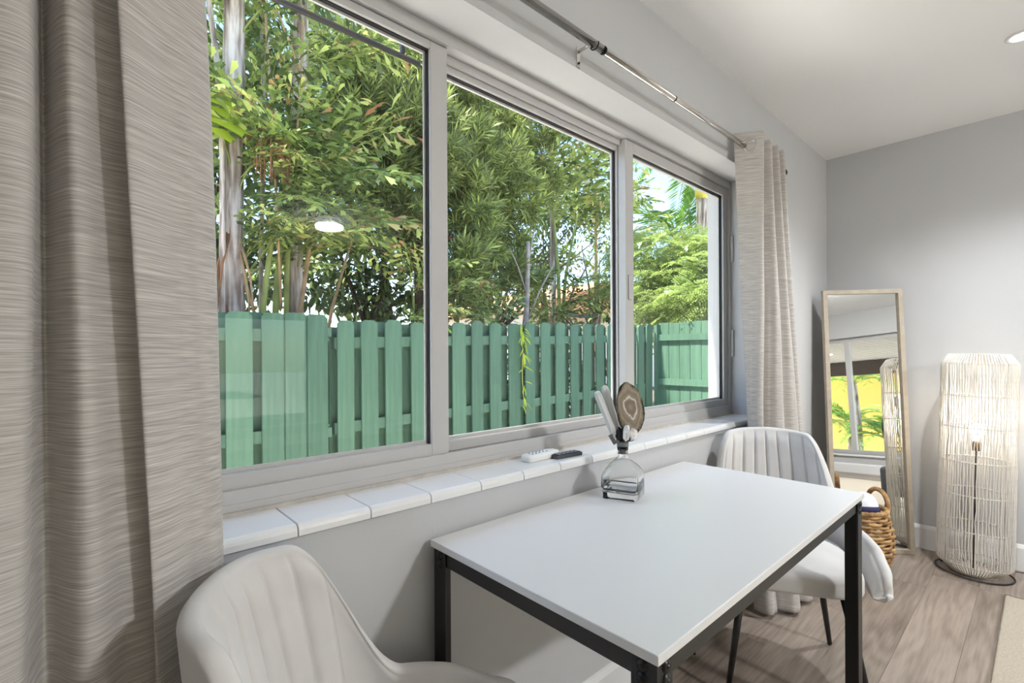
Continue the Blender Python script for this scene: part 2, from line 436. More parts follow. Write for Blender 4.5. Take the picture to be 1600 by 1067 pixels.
class MB:
    """collects shapes of ONE part"""
    def __init__(s):
        s.v = []; s.f = []; s.sm = []
    def add(s, vs, fs, smooth=False, mtx=None):
        o = len(s.v)
        for q in vs:
            q = Vector(q)
            s.v.append(tuple(mtx @ q) if mtx is not None else tuple(q))
        for f in fs:
            s.f.append(tuple(i + o for i in f)); s.sm.append(smooth)
        return s
    def box(s, a, b, mtx=None):
        x0, y0, z0 = a; x1, y1, z1 = b
        vs = [(x0, y0, z0), (x1, y0, z0), (x1, y1, z0), (x0, y1, z0), (x0, y0, z1), (x1, y0, z1), (x1, y1, z1), (x0, y1, z1)]
        fs = [(0, 3, 2, 1), (4, 5, 6, 7), (0, 1, 5, 4), (1, 2, 6, 5), (2, 3, 7, 6), (3, 0, 4, 7)]
        return s.add(vs, fs, False, mtx)
    def prism(s, pts, h, axis='z', base=0.0, smooth=False, mtx=None):
        """pts: ccw 2d outline; extruded along axis by h"""
        def put(a, b, c):
            return {'z': (a, b, c), 'y': (a, c, b), 'x': (c, a, b)}[axis]
        n_ = len(pts)
        vs = [put(a, b, base) for a, b in pts] + [put(a, b, base + h) for a, b in pts]
        fs = [tuple(range(n_))[::-1], tuple(range(n_, 2 * n_))]
        s.add(vs, fs, False, mtx)
        o = len(s.v) - 2 * n_
        for i in range(n_):
            j = (i + 1) % n_
            s.f.append((o + i, o + j, o + n_ + j, o + n_ + i)); s.sm.append(smooth)
        return s
    def lathe(s, prof, seg=24, cap=True, mtx=None, smooth=True):
        vs = []; fs = []
        k = len(prof)
        for i in range(seg):
            a = 2 * PI * i / seg
            for r, z in prof:
                vs.append((r * math.cos(a), r * math.sin(a), z))
        for i in range(seg):
            j = (i + 1) % seg
            for t in range(k - 1):
                fs.append((i * k + t, j * k + t, j * k + t + 1, i * k + t + 1))
        s.add(vs, fs, smooth, mtx)
        if cap:
            o = len(s.v) - seg * k
            if prof[0][0] > 1e-6:
                s.f.append(tuple(o + i * k for i in range(seg))[::-1]); s.sm.append(False)
            if prof[-1][0] > 1e-6:
                s.f.append(tuple(o + i * k + k - 1 for i in range(seg))); s.sm.append(False)
        return s
    def tube(s, pts, r, seg=8, closed=False, cap=True, mtx=None):
        pts = [Vector(q) for q in pts]
        n_ = len(pts)
        rr = r if isinstance(r, (list, tuple)) else [r] * n_
        vs = []; fs = []
        up = Vector((0, 0, 1))
        prev = None
        for i, q in enumerate(pts):
            if closed:
                t = (pts[(i + 1) % n_] - pts[i - 1]).normalized()
            else:
                t = (pts[min(i + 1, n_ - 1)] - pts[max(i - 1, 0)]).normalized()
            if prev is None:
                a = t.cross(up)
                if a.length < 1e-3: a = t.cross(Vector((1, 0, 0)))
            else:
                a = prev - t * prev.dot(t)
            a.normalize(); prev = a
            b_ = t.cross(a)
            for k in range(seg):
                an = 2 * PI * k / seg
                vs.append(q + (a * math.cos(an) + b_ * math.sin(an)) * rr[i])
        m_ = n_ if closed else n_ - 1
        for i in range(m_):
            j = (i + 1) % n_
            for k in range(seg):
                k2 = (k + 1) % seg
                fs.append((i * seg + k, i * seg + k2, j * seg + k2, j * seg + k))
        s.add(vs, fs, True, mtx)
        if cap and not closed:
            o = len(s.v) - n_ * seg
            s.f.append(tuple(o + k for k in range(seg))[::-1]); s.sm.append(False)
            s.f.append(tuple(o + (n_ - 1) * seg + k for k in range(seg))); s.sm.append(False)
        return s
    def mesh(s, name, mat, bevel=0.0, bseg=2):
        me = bpy.data.meshes.new(name)
        me.from_pydata(s.v, [], s.f)
        me.polygons.foreach_set('use_smooth', s.sm)
        if bevel > 0:
            bm = bmesh.new(); bm.from_mesh(me)
            es = [e for e in bm.edges if len(e.link_faces) == 2 and e.calc_face_angle(0) > 0.6]
            bmesh.ops.bevel(bm, geom=es, offset=bevel, segments=bseg, affect='EDGES', profile=0.5, clamp_overlap=True)
            bm.to_mesh(me); bm.free()
        me.materials.append(M[mat])
        me.update()
        return me
    def build(s, name, mat, parent=None, bevel=0.0, bseg=2, loc=None, rz=None):
        o = bpy.data.objects.new(name, s.mesh(name, mat, bevel, bseg))
        link(o, parent)
        if loc is not None: o.location = loc
        if rz is not None: o.rotation_euler = (0, 0, rz)
        return o

def inst(name, me, parent=None, loc=(0, 0, 0), rot=(0, 0, 0), sca=(1, 1, 1)):
    o = bpy.data.objects.new(name, me)
    link(o, parent)
    o.location = loc; o.rotation_euler = rot; o.scale = sca
    return o

def struct(o):
    o['kind'] = 'structure'
    return o

def np_mesh(name, V, F, mats, midx=None):
    me = bpy.data.meshes.new(name)
    V = np.asarray(V, dtype=np.float32); F = np.asarray(F, dtype=np.int32)
    me.vertices.add(len(V)); me.vertices.foreach_set('co', V.ravel())
    k = F.shape[1]
    me.loops.add(F.size); me.loops.foreach_set('vertex_index', F.ravel())
    me.polygons.add(len(F))
    me.polygons.foreach_set('loop_start', np.arange(0, F.size, k, dtype=np.int32))
    for q in mats: me.materials.append(M[q])
    if midx is not None:
        me.polygons.foreach_set('material_index', np.asarray(midx, dtype=np.int32))
    me.update(calc_edges=True)
    return me

# ------------------------------------------------------------------ room dimensions
WY = 0.992                 # inner face of the window wall
WT = 0.258                 # its thickness
XR = 3.785                 # right wall
XL = -2.6                  # left wall
YB = -4.30                 # back wall
ZC = 2.475                 # ceiling
OX0, OX1, OZ0, OZ1 = -0.17, 2.60, 0.838, 2.085     # window opening
BX0, BX1, BZ0, BZ1 = -0.35, 2.45, 0.28, 2.085        # back window opening

# ------------------------------------------------------------------ shell
def wall_with_hole(name, x0, x1, y0, y1, hx0, hx1, hz0, hz1, z1=ZC):
    b_ = MB()
    xs = [x0, hx0, hx1, x1]; zs = [0, hz0, hz1, z1]
    for i in range(3):
        for k in range(3):
            if i == 1 and k == 1: continue
            b_.box((xs[i], y0, zs[k]), (xs[i + 1], y1, zs[k + 1]))
    me = b_.mesh(name, 'wall_paint')
    bm = bmesh.new(); bm.from_mesh(me)
    bmesh.ops.remove_doubles(bm, verts=bm.verts, dist=1e-5)
    seen = {}
    for f in list(bm.faces):
        k = tuple(sorted(v.index for v in f.verts))
        seen.setdefault(k, []).append(f)
    dead = [f for fs in seen.values() if len(fs) > 1 for f in fs]
    bmesh.ops.delete(bm, geom=dead, context='FACES')
    bm.to_mesh(me); bm.free()
    return struct(link(bpy.data.objects.new(name, me)))

wf = wall_with_hole('wall_front', XL - 0.15, XR + 0.15, WY, WY + WT, OX0, OX1, OZ0, OZ1)
wf.data.materials.append(M['exterior_white'])
for f in wf.data.polygons:
    if f.center.y > WY + 0.20: f.material_index = 1
wb = wall_with_hole('wall_back', XL - 0.15, XR + 0.15, YB - 0.2, YB, BX0, BX1, BZ0, BZ1)
struct(MB().box((XR, YB, 0), (XR + 0.15, WY, ZC)).build('wall_right', 'wall_paint'))
struct(MB().box((XL - 0.15, YB, 0), (XL, WY, ZC)).build('wall_left', 'wall_paint'))
struct(MB().box((XL - 0.15, YB - 0.2, ZC), (XR + 0.15, WY + WT, ZC + 0.12)).build('ceiling', 'ceiling_paint'))

# floor: sub floor + planks laid along X
fl = struct(MB().box((XL - 0.15, YB - 0.2, -0.12), (XR + 0.15, WY + WT, -0.012)).build('floor', 'subfloor'))
PW, PL, GAP = 0.181, 1.22, 0.0006
def plank_mesh(L, W):
    b_ = MB()
    c = 0.0007
    h = 0.012
    vs = []
    for z, ins in ((0, 0), (h - c, 0), (h, c)):
        vs += [(ins, ins, z), (L - ins, ins, z), (L - ins, W - ins, z), (ins, W - ins, z)]
    fs = [(3, 2, 1, 0)]
    for t in (0, 4):
        for i in range(4):
            j = (i + 1) % 4
            fs.append((t + i, t + j, t + 4 + j, t + 4 + i))
    fs.append((8, 9, 10, 11))
    return b_.add(vs, fs).mesh('plank', 'oak_grey')
full = plank_mesh(PL - GAP, PW - GAP)
y = YB
row = 0
while y < WY - 0.005:
    Wd = min(PW, WY - y)
    x = XL - random.random() * PL * 0.9
    while x < XR:
        a = max(x, XL); e = min(x + PL, XR)
        if e - a > 0.03:
            me = full if (e - a > PL - 1e-4 and Wd > PW - 1e-4) else plank_mesh(e - a - GAP, Wd - GAP)
            inst('plank', me, fl, (a, y, -0.012))
        x += PL
    y += PW; row += 1

# baseboards
def baseboard(name, a, b, nrm):
    a = Vector(a); b = Vector(b); d = (b - a); L = d.length; d.normalize()
    nn = Vector(nrm)
    prof = [(0, 0), (0.014, 0), (0.014, 0.120), (0.010, 0.130), (0.006, 0.138), (0, 0.140)]
    b_ = MB()
    vs = []
    for t in (0, L):
        for o, z in prof:
            vs.append(tuple(a + d * t + nn * o + Vector((0, 0, z))))
    k = len(prof)
    fs = [tuple(range(k)), tuple(range(k, 2 * k))[::-1]]
    for i in range(k):
        j = (i + 1) % k
        fs.append((i, i + k, j + k, j))
    b_.add(vs, fs)
    o = b_.build(name, 'trim_white')
    bm = bmesh.new(); bm.from_mesh(o.data); bmesh.ops.recalc_face_normals(bm, faces=bm.faces); bm.to_mesh(o.data); bm.free()
    return struct(o)
baseboard('baseboard_front', (XL, WY, 0), (XR - 0.015, WY, 0), (0, -1, 0))
baseboard('baseboard_right', (XR, YB, 0), (XR, WY, 0), (-1, 0, 0))
baseboard('baseboard_back', (XL, YB, 0), (XR - 0.015, YB, 0), (0, 1, 0))
baseboard('baseboard_left', (XL, YB + 0.015, 0), (XL, WY - 0.015, 0), (1, 0, 0))

# window sill: mortar bed + bullnose tiles
SZ = 0.857
sill = struct(MB().box((OX0 + 0.001, WY - 0.002, OZ0 + 0.0005), (OX1 - 0.001, 1.16, SZ - 0.006)).build('trim_1', 'grout'))
def tile_mesh(L):
    b_ = MB()
    y0, y1 = 0.978, 1.121
    pr = [(y1, SZ), (y0 + 0.012, SZ), (y0 + 0.006, SZ - 0.002), (y0 + 0.002, SZ - 0.006), (y0, SZ - 0.012), (y0, SZ - 0.024), (WY - 0.003, SZ - 0.024), (WY - 0.003, SZ - 0.0058), (y1, SZ - 0.0058)]
    b_.prism(pr, L, axis='x')
    me = b_.mesh('tile', 'tile_white')
    bm = bmesh.new(); bm.from_mesh(me); bmesh.ops.recalc_face_normals(bm, faces=bm.faces)
    es = [e for e in bm.edges if len(e.link_faces) == 2 and e.calc_face_angle(0) > 1.2]
    bmesh.ops.bevel(bm, geom=es, offset=0.0012, segments=1, affect='EDGES')
    bm.to_mesh(me); bm.free()
    return me
TL = 0.152; G2 = 0.0022
tf = tile_mesh(TL - G2)
x = 0.326 - 0.152 * 4
while x < OX1:
    a = max(x, OX0 + 0.001); e = min(x + TL, OX1 - 0.001)
    if e - a > 0.02:
        inst('tile', tf if e - a > TL - 1e-4 else tile_mesh(e - a - G2), sill, (a + G2 / 2, 0, 0))
    x += TL

# ------------------------------------------------------------------ window
FY = 1.122               # front plane of the window frame
win = struct(empty('window_1', (0, 0, 0)))
f0 = MB()                # outer frame
f0.box((OX0, FY, SZ - 0.004), (OX1, FY + 0.085, 0.880)); 
f0.box((OX0, FY, 0.880), (OX1, FY + 0.012, 0.908))
f0.box((OX0, FY + 0.040, 0.880), (OX1, FY + 0.085, 0.900))
f0.build('sill_frame', 'frame_white', win, 0.0012, 1)
MB().box((OX0, FY, 2.050), (OX1, FY + 0.085, OZ1)).build('head_frame', 'frame_white', win, 0.0012, 1)
MB().box((OX0, FY + 0.038, 2.028), (OX1, FY + 0.048, 2.05)).build('head_track', 'frame_white', win)
MB().box((OX0, FY, 0.908), (OX0 + 0.028, FY + 0.085, 2.05)).build('side_frame', 'frame_white', win, 0.0012, 1)
MB().box((OX1 - 0.022, FY, 0.908), (OX1, FY + 0.085, 2.05)).build('side_frame', 'frame_white', win, 0.0012, 1)
MB().box((OX0, FY - 0.007, SZ), (OX1, FY, SZ + 0.008)).build('caulk_line', 'caulk', win)
def sash(x0, x1, y0, y1, z0, z1, sl, sr, sb, st, name='sash'):
    s_ = empty(name); s_.parent = win
    MB().box((x0, y0, z0), (x0 + sl, y1, z1)).build('stile', 'frame_white', s_, 0.0015, 1)
    MB().box((x1 - sr, y0, z0), (x1, y1, z1)).build('stile', 'frame_white', s_, 0.0015, 1)
    MB().box((x0 + sl, y0, z0), (x1 - sr, y1, z0 + sb)).build('rail', 'frame_white', s_, 0.0015, 1)
    MB().box((x0 + sl, y0, z1 - st), (x1 - sr, y1, z1)).build('rail', 'frame_white', s_, 0.0015, 1)
    # black gasket and white bead around the pane
    g = MB(); bd = MB()
    a0, a1, c0, c1 = x0 + sl, x1 - sr, z0 + sb, z1 - st
    g0 = c0
    for q, wd, ya, yb in ((g, 0.0035, y0 + 0.010, y0 + 0.020), (bd, 0.010, y0 + 0.020, y1 - 0.002)):
        q.box((a0, ya, c0), (a0 + wd, yb, c1)); q.box((a1 - wd, ya, c0), (a1, yb, c1))
        if q is bd: q.box((a0 + wd, ya, c0), (a1 - wd, yb, c0 + wd))
        q.box((a0 + wd, ya, c1 - wd), (a1 - wd, yb, c1))
    g.build('gasket', 'gasket_black', s_); bd.build('bead', 'frame_white', s_)
    ym = y0 + 0.018
    MB().box((a0 + 0.002, ym, c0 + 0.002), (a1 - 0.002, ym + 0.004, c1 - 0.002)).build('pane', 'window_glass', s_)
    return s_
s1 = sash(OX0 + 0.028, 0.790, FY + 0.0125, FY + 0.038, 0.882, 2.048, 0.05, 0.056, 0.056, 0.020)
s2 = sash(0.760, 1.690, FY + 0.050, FY + 0.080, 0.901, 2.050, 0.035, 0.040, 0.030, 0.040)
s3 = sash(1.655, OX1 - 0.022, FY + 0.0125, FY + 0.049, 0.882, 2.048, 0.055, 0.042, 0.056, 0.042)
MB().box((1.668, FY + 0.006, 1.40), (1.690, FY + 0.013, 1.50)).build('latch', 'frame_white', s3, 0.002, 2)
# small latch tabs on the right reveal
for z in (1.32, 0.0):
    pass
MB().box((OX1 - 0.012, FY - 0.014, 1.66), (OX1 - 0.0005, FY - 0.0005, 1.80)).build('clip', 'frame_white', win, 0.002, 1)
MB().box((OX1 - 0.012, FY - 0.014, 1.16), (OX1 - 0.0005, FY - 0.0005, 1.30)).build('clip', 'frame_white', win, 0.002, 1)

# back window (seen in the mirror)
bw = struct(empty('window_2', (0, 0, 0)))
yb0, yb1 = YB - 0.15, YB - 0.09
MB().box((BX0, yb0, BZ0), (BX1, yb1, BZ0 + 0.06)).build('sill_frame', 'frame_white', bw, 0.002, 1)
MB().box((BX0, yb0, BZ1 - 0.06), (BX1, yb1, BZ1)).build('head_frame', 'frame_white', bw, 0.002, 1)
MB().box((BX0, yb0, BZ0 + 0.06), (BX0 + 0.05, yb1, BZ1 - 0.06)).build('side_frame', 'frame_white', bw, 0.002, 1)
MB().box((BX1 - 0.05, yb0, BZ0 + 0.06), (BX1, yb1, BZ1 - 0.06)).build('side_frame', 'frame_white', bw, 0.002, 1)
edges = [BX0 + 0.05, 0.12, 1.06, BX1 - 0.05]
for i, xm in enumerate(edges[1:-1]):
    MB().box((xm - 0.035, yb0, BZ0 + 0.06), (xm + 0.035, yb1, BZ1 - 0.06)).build('mullion', 'frame_white', bw, 0.002, 1)
pts_ = [BX0 + 0.05, edges[1] - 0.035, edges[1] + 0.035, edges[2] - 0.035, edges[2] + 0.035, BX1 - 0.05]
for i in range(3):
    MB().box((pts_[2 * i], yb0 + 0.028, BZ0 + 0.06), (pts_[2 * i + 1], yb0 + 0.032, BZ1 - 0.06)).build('pane', 'window_glass', bw)
struct(MB().box((BX0 - 0.03, YB - 0.088, BZ0 - 0.03), (BX1 + 0.03, YB + 0.03, BZ0)).build('trim_2', 'trim_white', None, 0.004, 2))

# ------------------------------------------------------------------ lamps of the room
def flush_lamp(x, y, label):
    t = empty('ceiling_lamp_offscreen', (x, y, ZC))
    tag(t, label, 'ceiling lamp')
    MB().lathe([(0.0, -0.014), (0.075, -0.014), (0.080, -0.010), (0.080, 0.0), (0, 0)], 40, False).build('mounting_plate', 'trim_white', t)
    MB().tube([(0, 0, -0.046), (0, 0, -0.013)], 0.012, 12).build('stem', 'nickel', t)
    MB().lathe([(0.0, -0.085), (0.105, -0.085), (0.122, -0.079), (0.130, -0.067), (0.128, -0.052), (0.118, -0.046), (0.0, -0.046)], 40, False).build('diffuser_offscreen', 'lamp_diffuser', t)
flush_lamp(1.858, -2.354, 'round glowing ceiling lamp reflected in the left window pane')
def spot(x, y, label, power=LAMP_SPOT, cone=132):
    t = empty('recessed_spot', (x, y, ZC))
    tag(t, label, 'spotlight')
    MB().lathe([(0.034, -0.001), (0.046, -0.001), (0.050, -0.004), (0.046, -0.006), (0.036, -0.006), (0.034, -0.001)], 32, False).build('trim_ring', 'trim_white', t)
    MB().lathe([(0, -0.004), (0.035, -0.004), (0.035, -0.0005), (0, -0.0005)], 32, False).build('lens', 'spot_lens', t)
    l = bpy.data.lights.new('spot_light', 'SPOT'); l.energy = power; l.spot_size = R(cone); l.spot_blend = 1.0; l.shadow_soft_size = 0.03
    l.color = (0.90, 0.95, 1.0)
    o = bpy.data.objects.new('spot_light', l); link(o, t); o.location = (0, 0, -0.040)
spot(2.886, 0.06, 'small recessed ceiling spotlight above the beige rug edge')

# ------------------------------------------------------------------ curtain rod
RY, RZ_ = 0.925, 2.130
rod = empty('curtain_rod', (0, 0, 0))
tag(rod, 'brushed nickel telescoping curtain rod above the wide window', 'curtain rod')
MB().tube([(-0.75, RY, RZ_), (1.235, RY, RZ_)], 0.0125, 16).build('outer_tube', 'nickel', rod)
MB().tube([(1.235, RY, RZ_), (2.78, RY, RZ_)], 0.0108, 16).build('inner_tube', 'nickel', rod)
MB().tube([(1.229, RY, RZ_), (1.238, RY, RZ_)], 0.0132, 16).build('collar', 'dark_metal', rod)
MB().tube([(1.66, RY, RZ_), (1.667, RY, RZ_)], 0.0112, 16).build('collar', 'dark_metal', rod)
for x in (1.19, 2.735):
    br = MB()
    br.box((x - 0.008, WY - 0.0045, RZ_ - 0.045), (x + 0.008, WY - 0.0003, RZ_ + 0.022))
    b0 = br.build('bracket', 'nickel', rod, 0.001, 1)
    MB().box((x - 0.0055, RY + 0.010, RZ_ + 0.004), (x + 0.0055, WY - 0.0045, RZ_ + 0.010)).build('arm', 'nickel', b0, 0.001, 1)
    cr_ = [(x, RY + 0.0155 * math.cos(a), RZ_ + 0.0155 * math.sin(a)) for a in np.linspace(R(60), R(-250 + 60), 14)]
    MB().tube(cr_, 0.0022, 6).build('cradle', 'dark_metal', b0)
    MB().tube([(x, WY - 0.007, RZ_ - 0.03), (x, WY - 0.004, RZ_ - 0.03)], 0.004, 10).build('screw', 'dark_metal', b0)
for x, sgn in ((2.78, 1), (-0.75, -1)):
    MB().lathe([(0, -0.012), (0.012, -0.012), (0.016, -0.004), (0.018, 0.006), (0.016, 0.018), (0.010, 0.026), (0.0, 0.029)], 20, False,
               Matrix.Translation((x, RY, RZ_)) @ Matrix.Rotation(sgn * PI / 2, 4, 'Y')).build('finial', 'dark_metal', rod)

# ------------------------------------------------------------------ curtains
def catmull(P, t):
    n_ = len(P) - 1
    i = min(int(t), n_ - 1); f = t - i
    p0 = P[max(i - 1, 0)]; p1 = P[i]; p2 = P[i + 1]; p3 = P[min(i + 2, n_)]
    return tuple(0.5 * ((2 * b_) + (-a_ + c_) * f + (2 * a_ - 5 * b_ + 4 * c_ - d_) * f * f + (-a_ + 3 * b_ - 3 * c_ + d_) * f ** 3)
                 for a_, b_, c_, d_ in zip(p0, p1, p2, p3))
def curtain(name, rows, label, nu=160, nv=70, flip=False, ripple=0.004, seed=0, cloth_per_seg=0.16):
    """rows: list of (z, [(x, y), ...]) plan outlines from top to hem; cloth with 2 mm thickness"""
    me = bpy.data.meshes.new(name)
    K = len(rows[0][1])
    V = []; UVs = []
    zs = [r[0] for r in rows]
    r2 = random.Random(seed)
    ph = [r2.random() * 6.28 for _ in range(12)]
    for j in range(nv + 1):
        fz = j / nv
        tr = fz * (len(rows) - 1)
        ctrl = []
        z = catmull([(q,) for q in zs], tr)[0]
        for k in range(K):
            ctrl.append(catmull([r[1][k] for r in rows], tr))
        for i in range(nu + 1):
            t = i / nu * (K - 1)
            x, y = catmull(ctrl, t)
            y += ripple * fz * (math.sin(3.1 * t + ph[0] + 4 * fz) + 0.6 * math.sin(7.7 * t + 9 * fz + ph[1]) * math.sin(5 * fz + ph[2]))
            V.append((x, y, z))
            UVs.append((t * cloth_per_seg, z))
    F = []
    for j in range(nv):
        for i in range(nu):
            a = j * (nu + 1) + i
            F.append((a, a + 1, a + nu + 2, a + nu + 1))
    me.from_pydata(V, [], F)
    uvl = me.uv_layers.new(name='cloth')
    li = np.zeros(len(me.loops), dtype=np.int32); me.loops.foreach_get('vertex_index', li)
    uvl.data.foreach_set('uv', np.asarray(UVs, dtype=np.float32)[li].ravel())
    me.polygons.foreach_set('use_smooth', [True] * len(F))
    me.materials.append(M['linen'])
    return me

# right hand curtain
top = [(2.262, 0.962), (2.30, 0.905), (2.338, 0.858), (2.385, 0.905), (2.40, 0.975), (2.43, 0.92), (2.455, 0.868), (2.485, 0.915), (2.505, 0.972),
       (2.53, 0.92), (2.55, 0.870), (2.575, 0.92), (2.595, 0.970), (2.615, 0.92), (2.635, 0.872), (2.66, 0.92), (2.69, 0.955)]
mid = [(2.285, 0.945), (2.300, 0.905), (2.318, 0.862), (2.365, 0.875), (2.385, 0.905), (2.405, 0.87), (2.425, 0.838), (2.465, 0.85), (2.49, 0.905),
       (2.525, 0.875), (2.550, 0.835), (2.59, 0.86), (2.615, 0.92), (2.645, 0.89), (2.675, 0.85), (2.71, 0.88), (2.75, 0.935)]
bot = [(2.298, 0.918), (2.296, 0.895), (2.298, 0.866), (2.335, 0.862), (2.355, 0.888), (2.365, 0.848), (2.388, 0.812), (2.44, 0.808), (2.470, 0.865),
       (2.495, 0.835), (2.53, 0.795), (2.585, 0.800), (2.62, 0.885), (2.66, 0.86), (2.70, 0.82), (2.75, 0.84), (2.80, 0.915)]
hem = [(2.29, 0.895), (2.282, 0.865), (2.285, 0.825), (2.335, 0.81), (2.352, 0.848), (2.365, 0.795), (2.395, 0.752), (2.455, 0.752), (2.485, 0.825),
       (2.51, 0.785), (2.55, 0.745), (2.615, 0.755), (2.645, 0.855), (2.69, 0.82), (2.735, 0.78), (2.79, 0.81), (2.84, 0.895)]
cr = empty('curtain', (2.45, 0.9, 0))
tag(cr, 'grey linen curtain hanging bunched between the window and the leaning mirror', 'curtain', 'linen curtains on the rod')
me = curtain('drape', [(2.190, top), (1.5, mid), (0.75, bot), (0.02, hem)], '', seed=3, cloth_per_seg=0.065)
o = bpy.data.objects.new('drape', me); link(o, cr); o.location = (-2.45, -0.9, 0)
sd = o.modifiers.new('thickness', 'SOLIDIFY'); sd.thickness = 0.0022; sd.offset = 0
# grommets
def grommet(parent, x, y, z, nx, ny):
    q = Vector((nx, ny, 0)).normalized()
    mt = Matrix.Translation((x, y, z)) @ q.to_track_quat('Z', 'Y').to_matrix().to_4x4()
    ring = [(0.0225, 0.0), (0.0235, 0.0035), (0.027, 0.0045), (0.031, 0.0030), (0.032, 0.0), (0.031, -0.0030), (0.027, -0.0045), (0.0235, -0.0035), (0.0225, 0.0)]
    MB().lathe(ring, 28, False, mt).build('grommet', 'nickel', parent)
for (x, y, nx, ny) in ((2.300, 0.905, -0.83, -0.55), (2.395, 0.93, 0.9, -0.35), (2.43, 0.92, -0.9, -0.43), (2.49, 0.925, 0.9, -0.35),
                       (2.53, 0.92, -0.9, -0.4), (2.578, 0.925, 0.9, -0.4), (2.615, 0.92, -0.9, -0.4), (2.66, 0.92, 0.8, -0.5)):
    grommet(cr, x - 2.45, y - 0.9, RZ_, nx, ny)

# left hand curtain (close to the camera)
def sh(P, dx=0.0, kx=1.0, x0=0.1):
    return [(x0 + (x - x0) * kx + dx, y) for x, y in P]
lt = [(0.150, 0.958), (0.145, 0.938), (0.112, 0.912), (0.075, 0.890), (0.032, 0.864), (0.046, 0.905), (0.018, 0.912), (-0.012, 0.890), (-0.034, 0.955), (-0.040, 0.915), (-0.046, 0.860),
      (-0.085, 0.862), (-0.120, 0.905), (-0.150, 0.965), (-0.18, 0.91), (-0.21, 0.86), (-0.25, 0.90), (-0.29, 0.965), (-0.32, 0.91), (-0.35, 0.86), (-0.39, 0.91), (-0.43, 0.96)]
lm = [(0.178, 0.950), (0.172, 0.932), (0.140, 0.908), (0.105, 0.886), (0.056, 0.850), (0.070, 0.895), (0.036, 0.900), (0.000, 0.876), (-0.026, 0.945), (-0.034, 0.90), (-0.038, 0.838),
      (-0.085, 0.835), (-0.130, 0.89), (-0.165, 0.955), (-0.20, 0.90), (-0.235, 0.84), (-0.28, 0.89), (-0.32, 0.955), (-0.36, 0.90), (-0.40, 0.84), (-0.44, 0.89), (-0.49, 0.95)]
lb = [(0.194, 0.958), (0.188, 0.944), (0.166, 0.926), (0.134, 0.904), (0.090, 0.866), (0.100, 0.902), (0.060, 0.900), (0.016, 0.866), (-0.024, 0.93), (-0.040, 0.88), (-0.048, 0.818),
      (-0.10, 0.80), (-0.15, 0.87), (-0.185, 0.94), (-0.22, 0.88), (-0.26, 0.80), (-0.31, 0.87), (-0.36, 0.94), (-0.40, 0.88), (-0.45, 0.81), (-0.50, 0.87), (-0.55, 0.94)]
lh = [(0.200, 0.955), (0.194, 0.940), (0.176, 0.922), (0.148, 0.900), (0.108, 0.862), (0.116, 0.890), (0.074, 0.888), (0.024, 0.842), (-0.02, 0.90), (-0.045, 0.84), (-0.05, 0.775),
      (-0.11, 0.76), (-0.165, 0.84), (-0.20, 0.925), (-0.24, 0.85), (-0.28, 0.765), (-0.34, 0.84), (-0.39, 0.925), (-0.44, 0.85), (-0.49, 0.775), (-0.55, 0.84), (-0.60, 0.93)]
cl = empty('curtain', (-0.1, 0.9, 0))
tag(cl, 'grey linen curtain in broad folds beside the cream chair below the tiled sill', 'curtain', 'linen curtains on the rod')
me = curtain('drape', [(2.190, lt), (1.55, lm), (0.78, lb), (0.02, lh)], '', nu=330, nv=110, seed=5, cloth_per_seg=0.055, ripple=0.0025)
o = bpy.data.objects.new('drape', me); link(o, cl); o.location = (0.1, -0.9, 0)
sd = o.modifiers.new('thickness', 'SOLIDIFY'); sd.thickness = 0.0022; sd.offset = 0
for (x, y, nx, ny) in ((0.112, 0.914, 0.4, -0.9), (-0.03, 0.93, 0.95, -0.3), (-0.05, 0.92, -0.9, 0.1), (-0.125, 0.915, -0.8, -0.55), (-0.18, 0.91, 0.85, -0.5), (-0.255, 0.91, -0.85, -0.5), (-0.32, 0.91, 0.85, -0.5), (-0.39, 0.91, -0.85, -0.5)):
    grommet(cl, x + 0.1, y - 0.9, RZ_, nx, ny)

# ------------------------------------------------------------------ table
TX0, TX1, TY0, TY1, TZ = 0.625, 1.812, 0.377, 0.976, 0.750
tb_ = empty('dining_table', (TX0, TY0, 0))
tag(tb_, 'white topped dining table on a black bolted metal frame', 'table')
LX, LY = TX1 - TX0, TY1 - TY0
MB().box((0, 0, TZ - 0.0165), (LX, LY, TZ)).build('tabletop', 'table_white', tb_, 0.0018, 2)
FW = 0.045; IN = 0.006; ZT = TZ - 0.0168
def angle_leg(sx, sy):
    x = IN if sx == 0 else LX - IN; y = IN if sy == 0 else LY - IN
    dx = 1 if sx == 0 else -1; dy = 1 if sy == 0 else -1
    th = 0.004
    pts = [(x, y), (x + dx * FW, y), (x + dx * FW, y + dy * th), (x + dx * th, y + dy * th), (x + dx * th, y + dy * FW), (x, y + dy * FW)]
    if dx * dy < 0: pts = pts[::-1]
    b_ = MB().prism(pts, ZT, 'z')
    lg = b_.build('leg', 'metal_black', tb_, 0.0008, 1)
    # bolts on both flanges
    for zz in (ZT - 0.013, ZT - 0.034):
        for (bx, by, ax) in ((x - dx * 0.0002, y + dy * 0.025, 'x'), (x + dx * 0.025, y - dy * 0.0002, 'y')):
            prof = [(0.0, 0.0052), (0.0032, 0.0052), (0.0034, 0.0035), (0.0062, 0.0048), (0.0078, 0.0030), (0.0098, 0.0016), (0.0105, 0.0)]
            v = Vector((-dx, 0, 0)) if ax == 'x' else Vector((0, -dy, 0))
            mt = Matrix.Translation((bx, by, zz)) @ v.to_track_quat('Z', 'Y').to_matrix().to_4x4()
            MB().lathe(prof[::-1], 18, False, mt).build('bolt', 'bolt_black', lg)
    MB().box((min(x, x + dx * 0.02), min(y, y + dy * 0.02), -0.0), (max(x, x + dx * 0.02), max(y, y + dy * 0.02), 0.006)).build('foot', 'bolt_black', lg)
for sx in (0, 1):
    for sy in (0, 1):
        angle_leg(sx, sy)
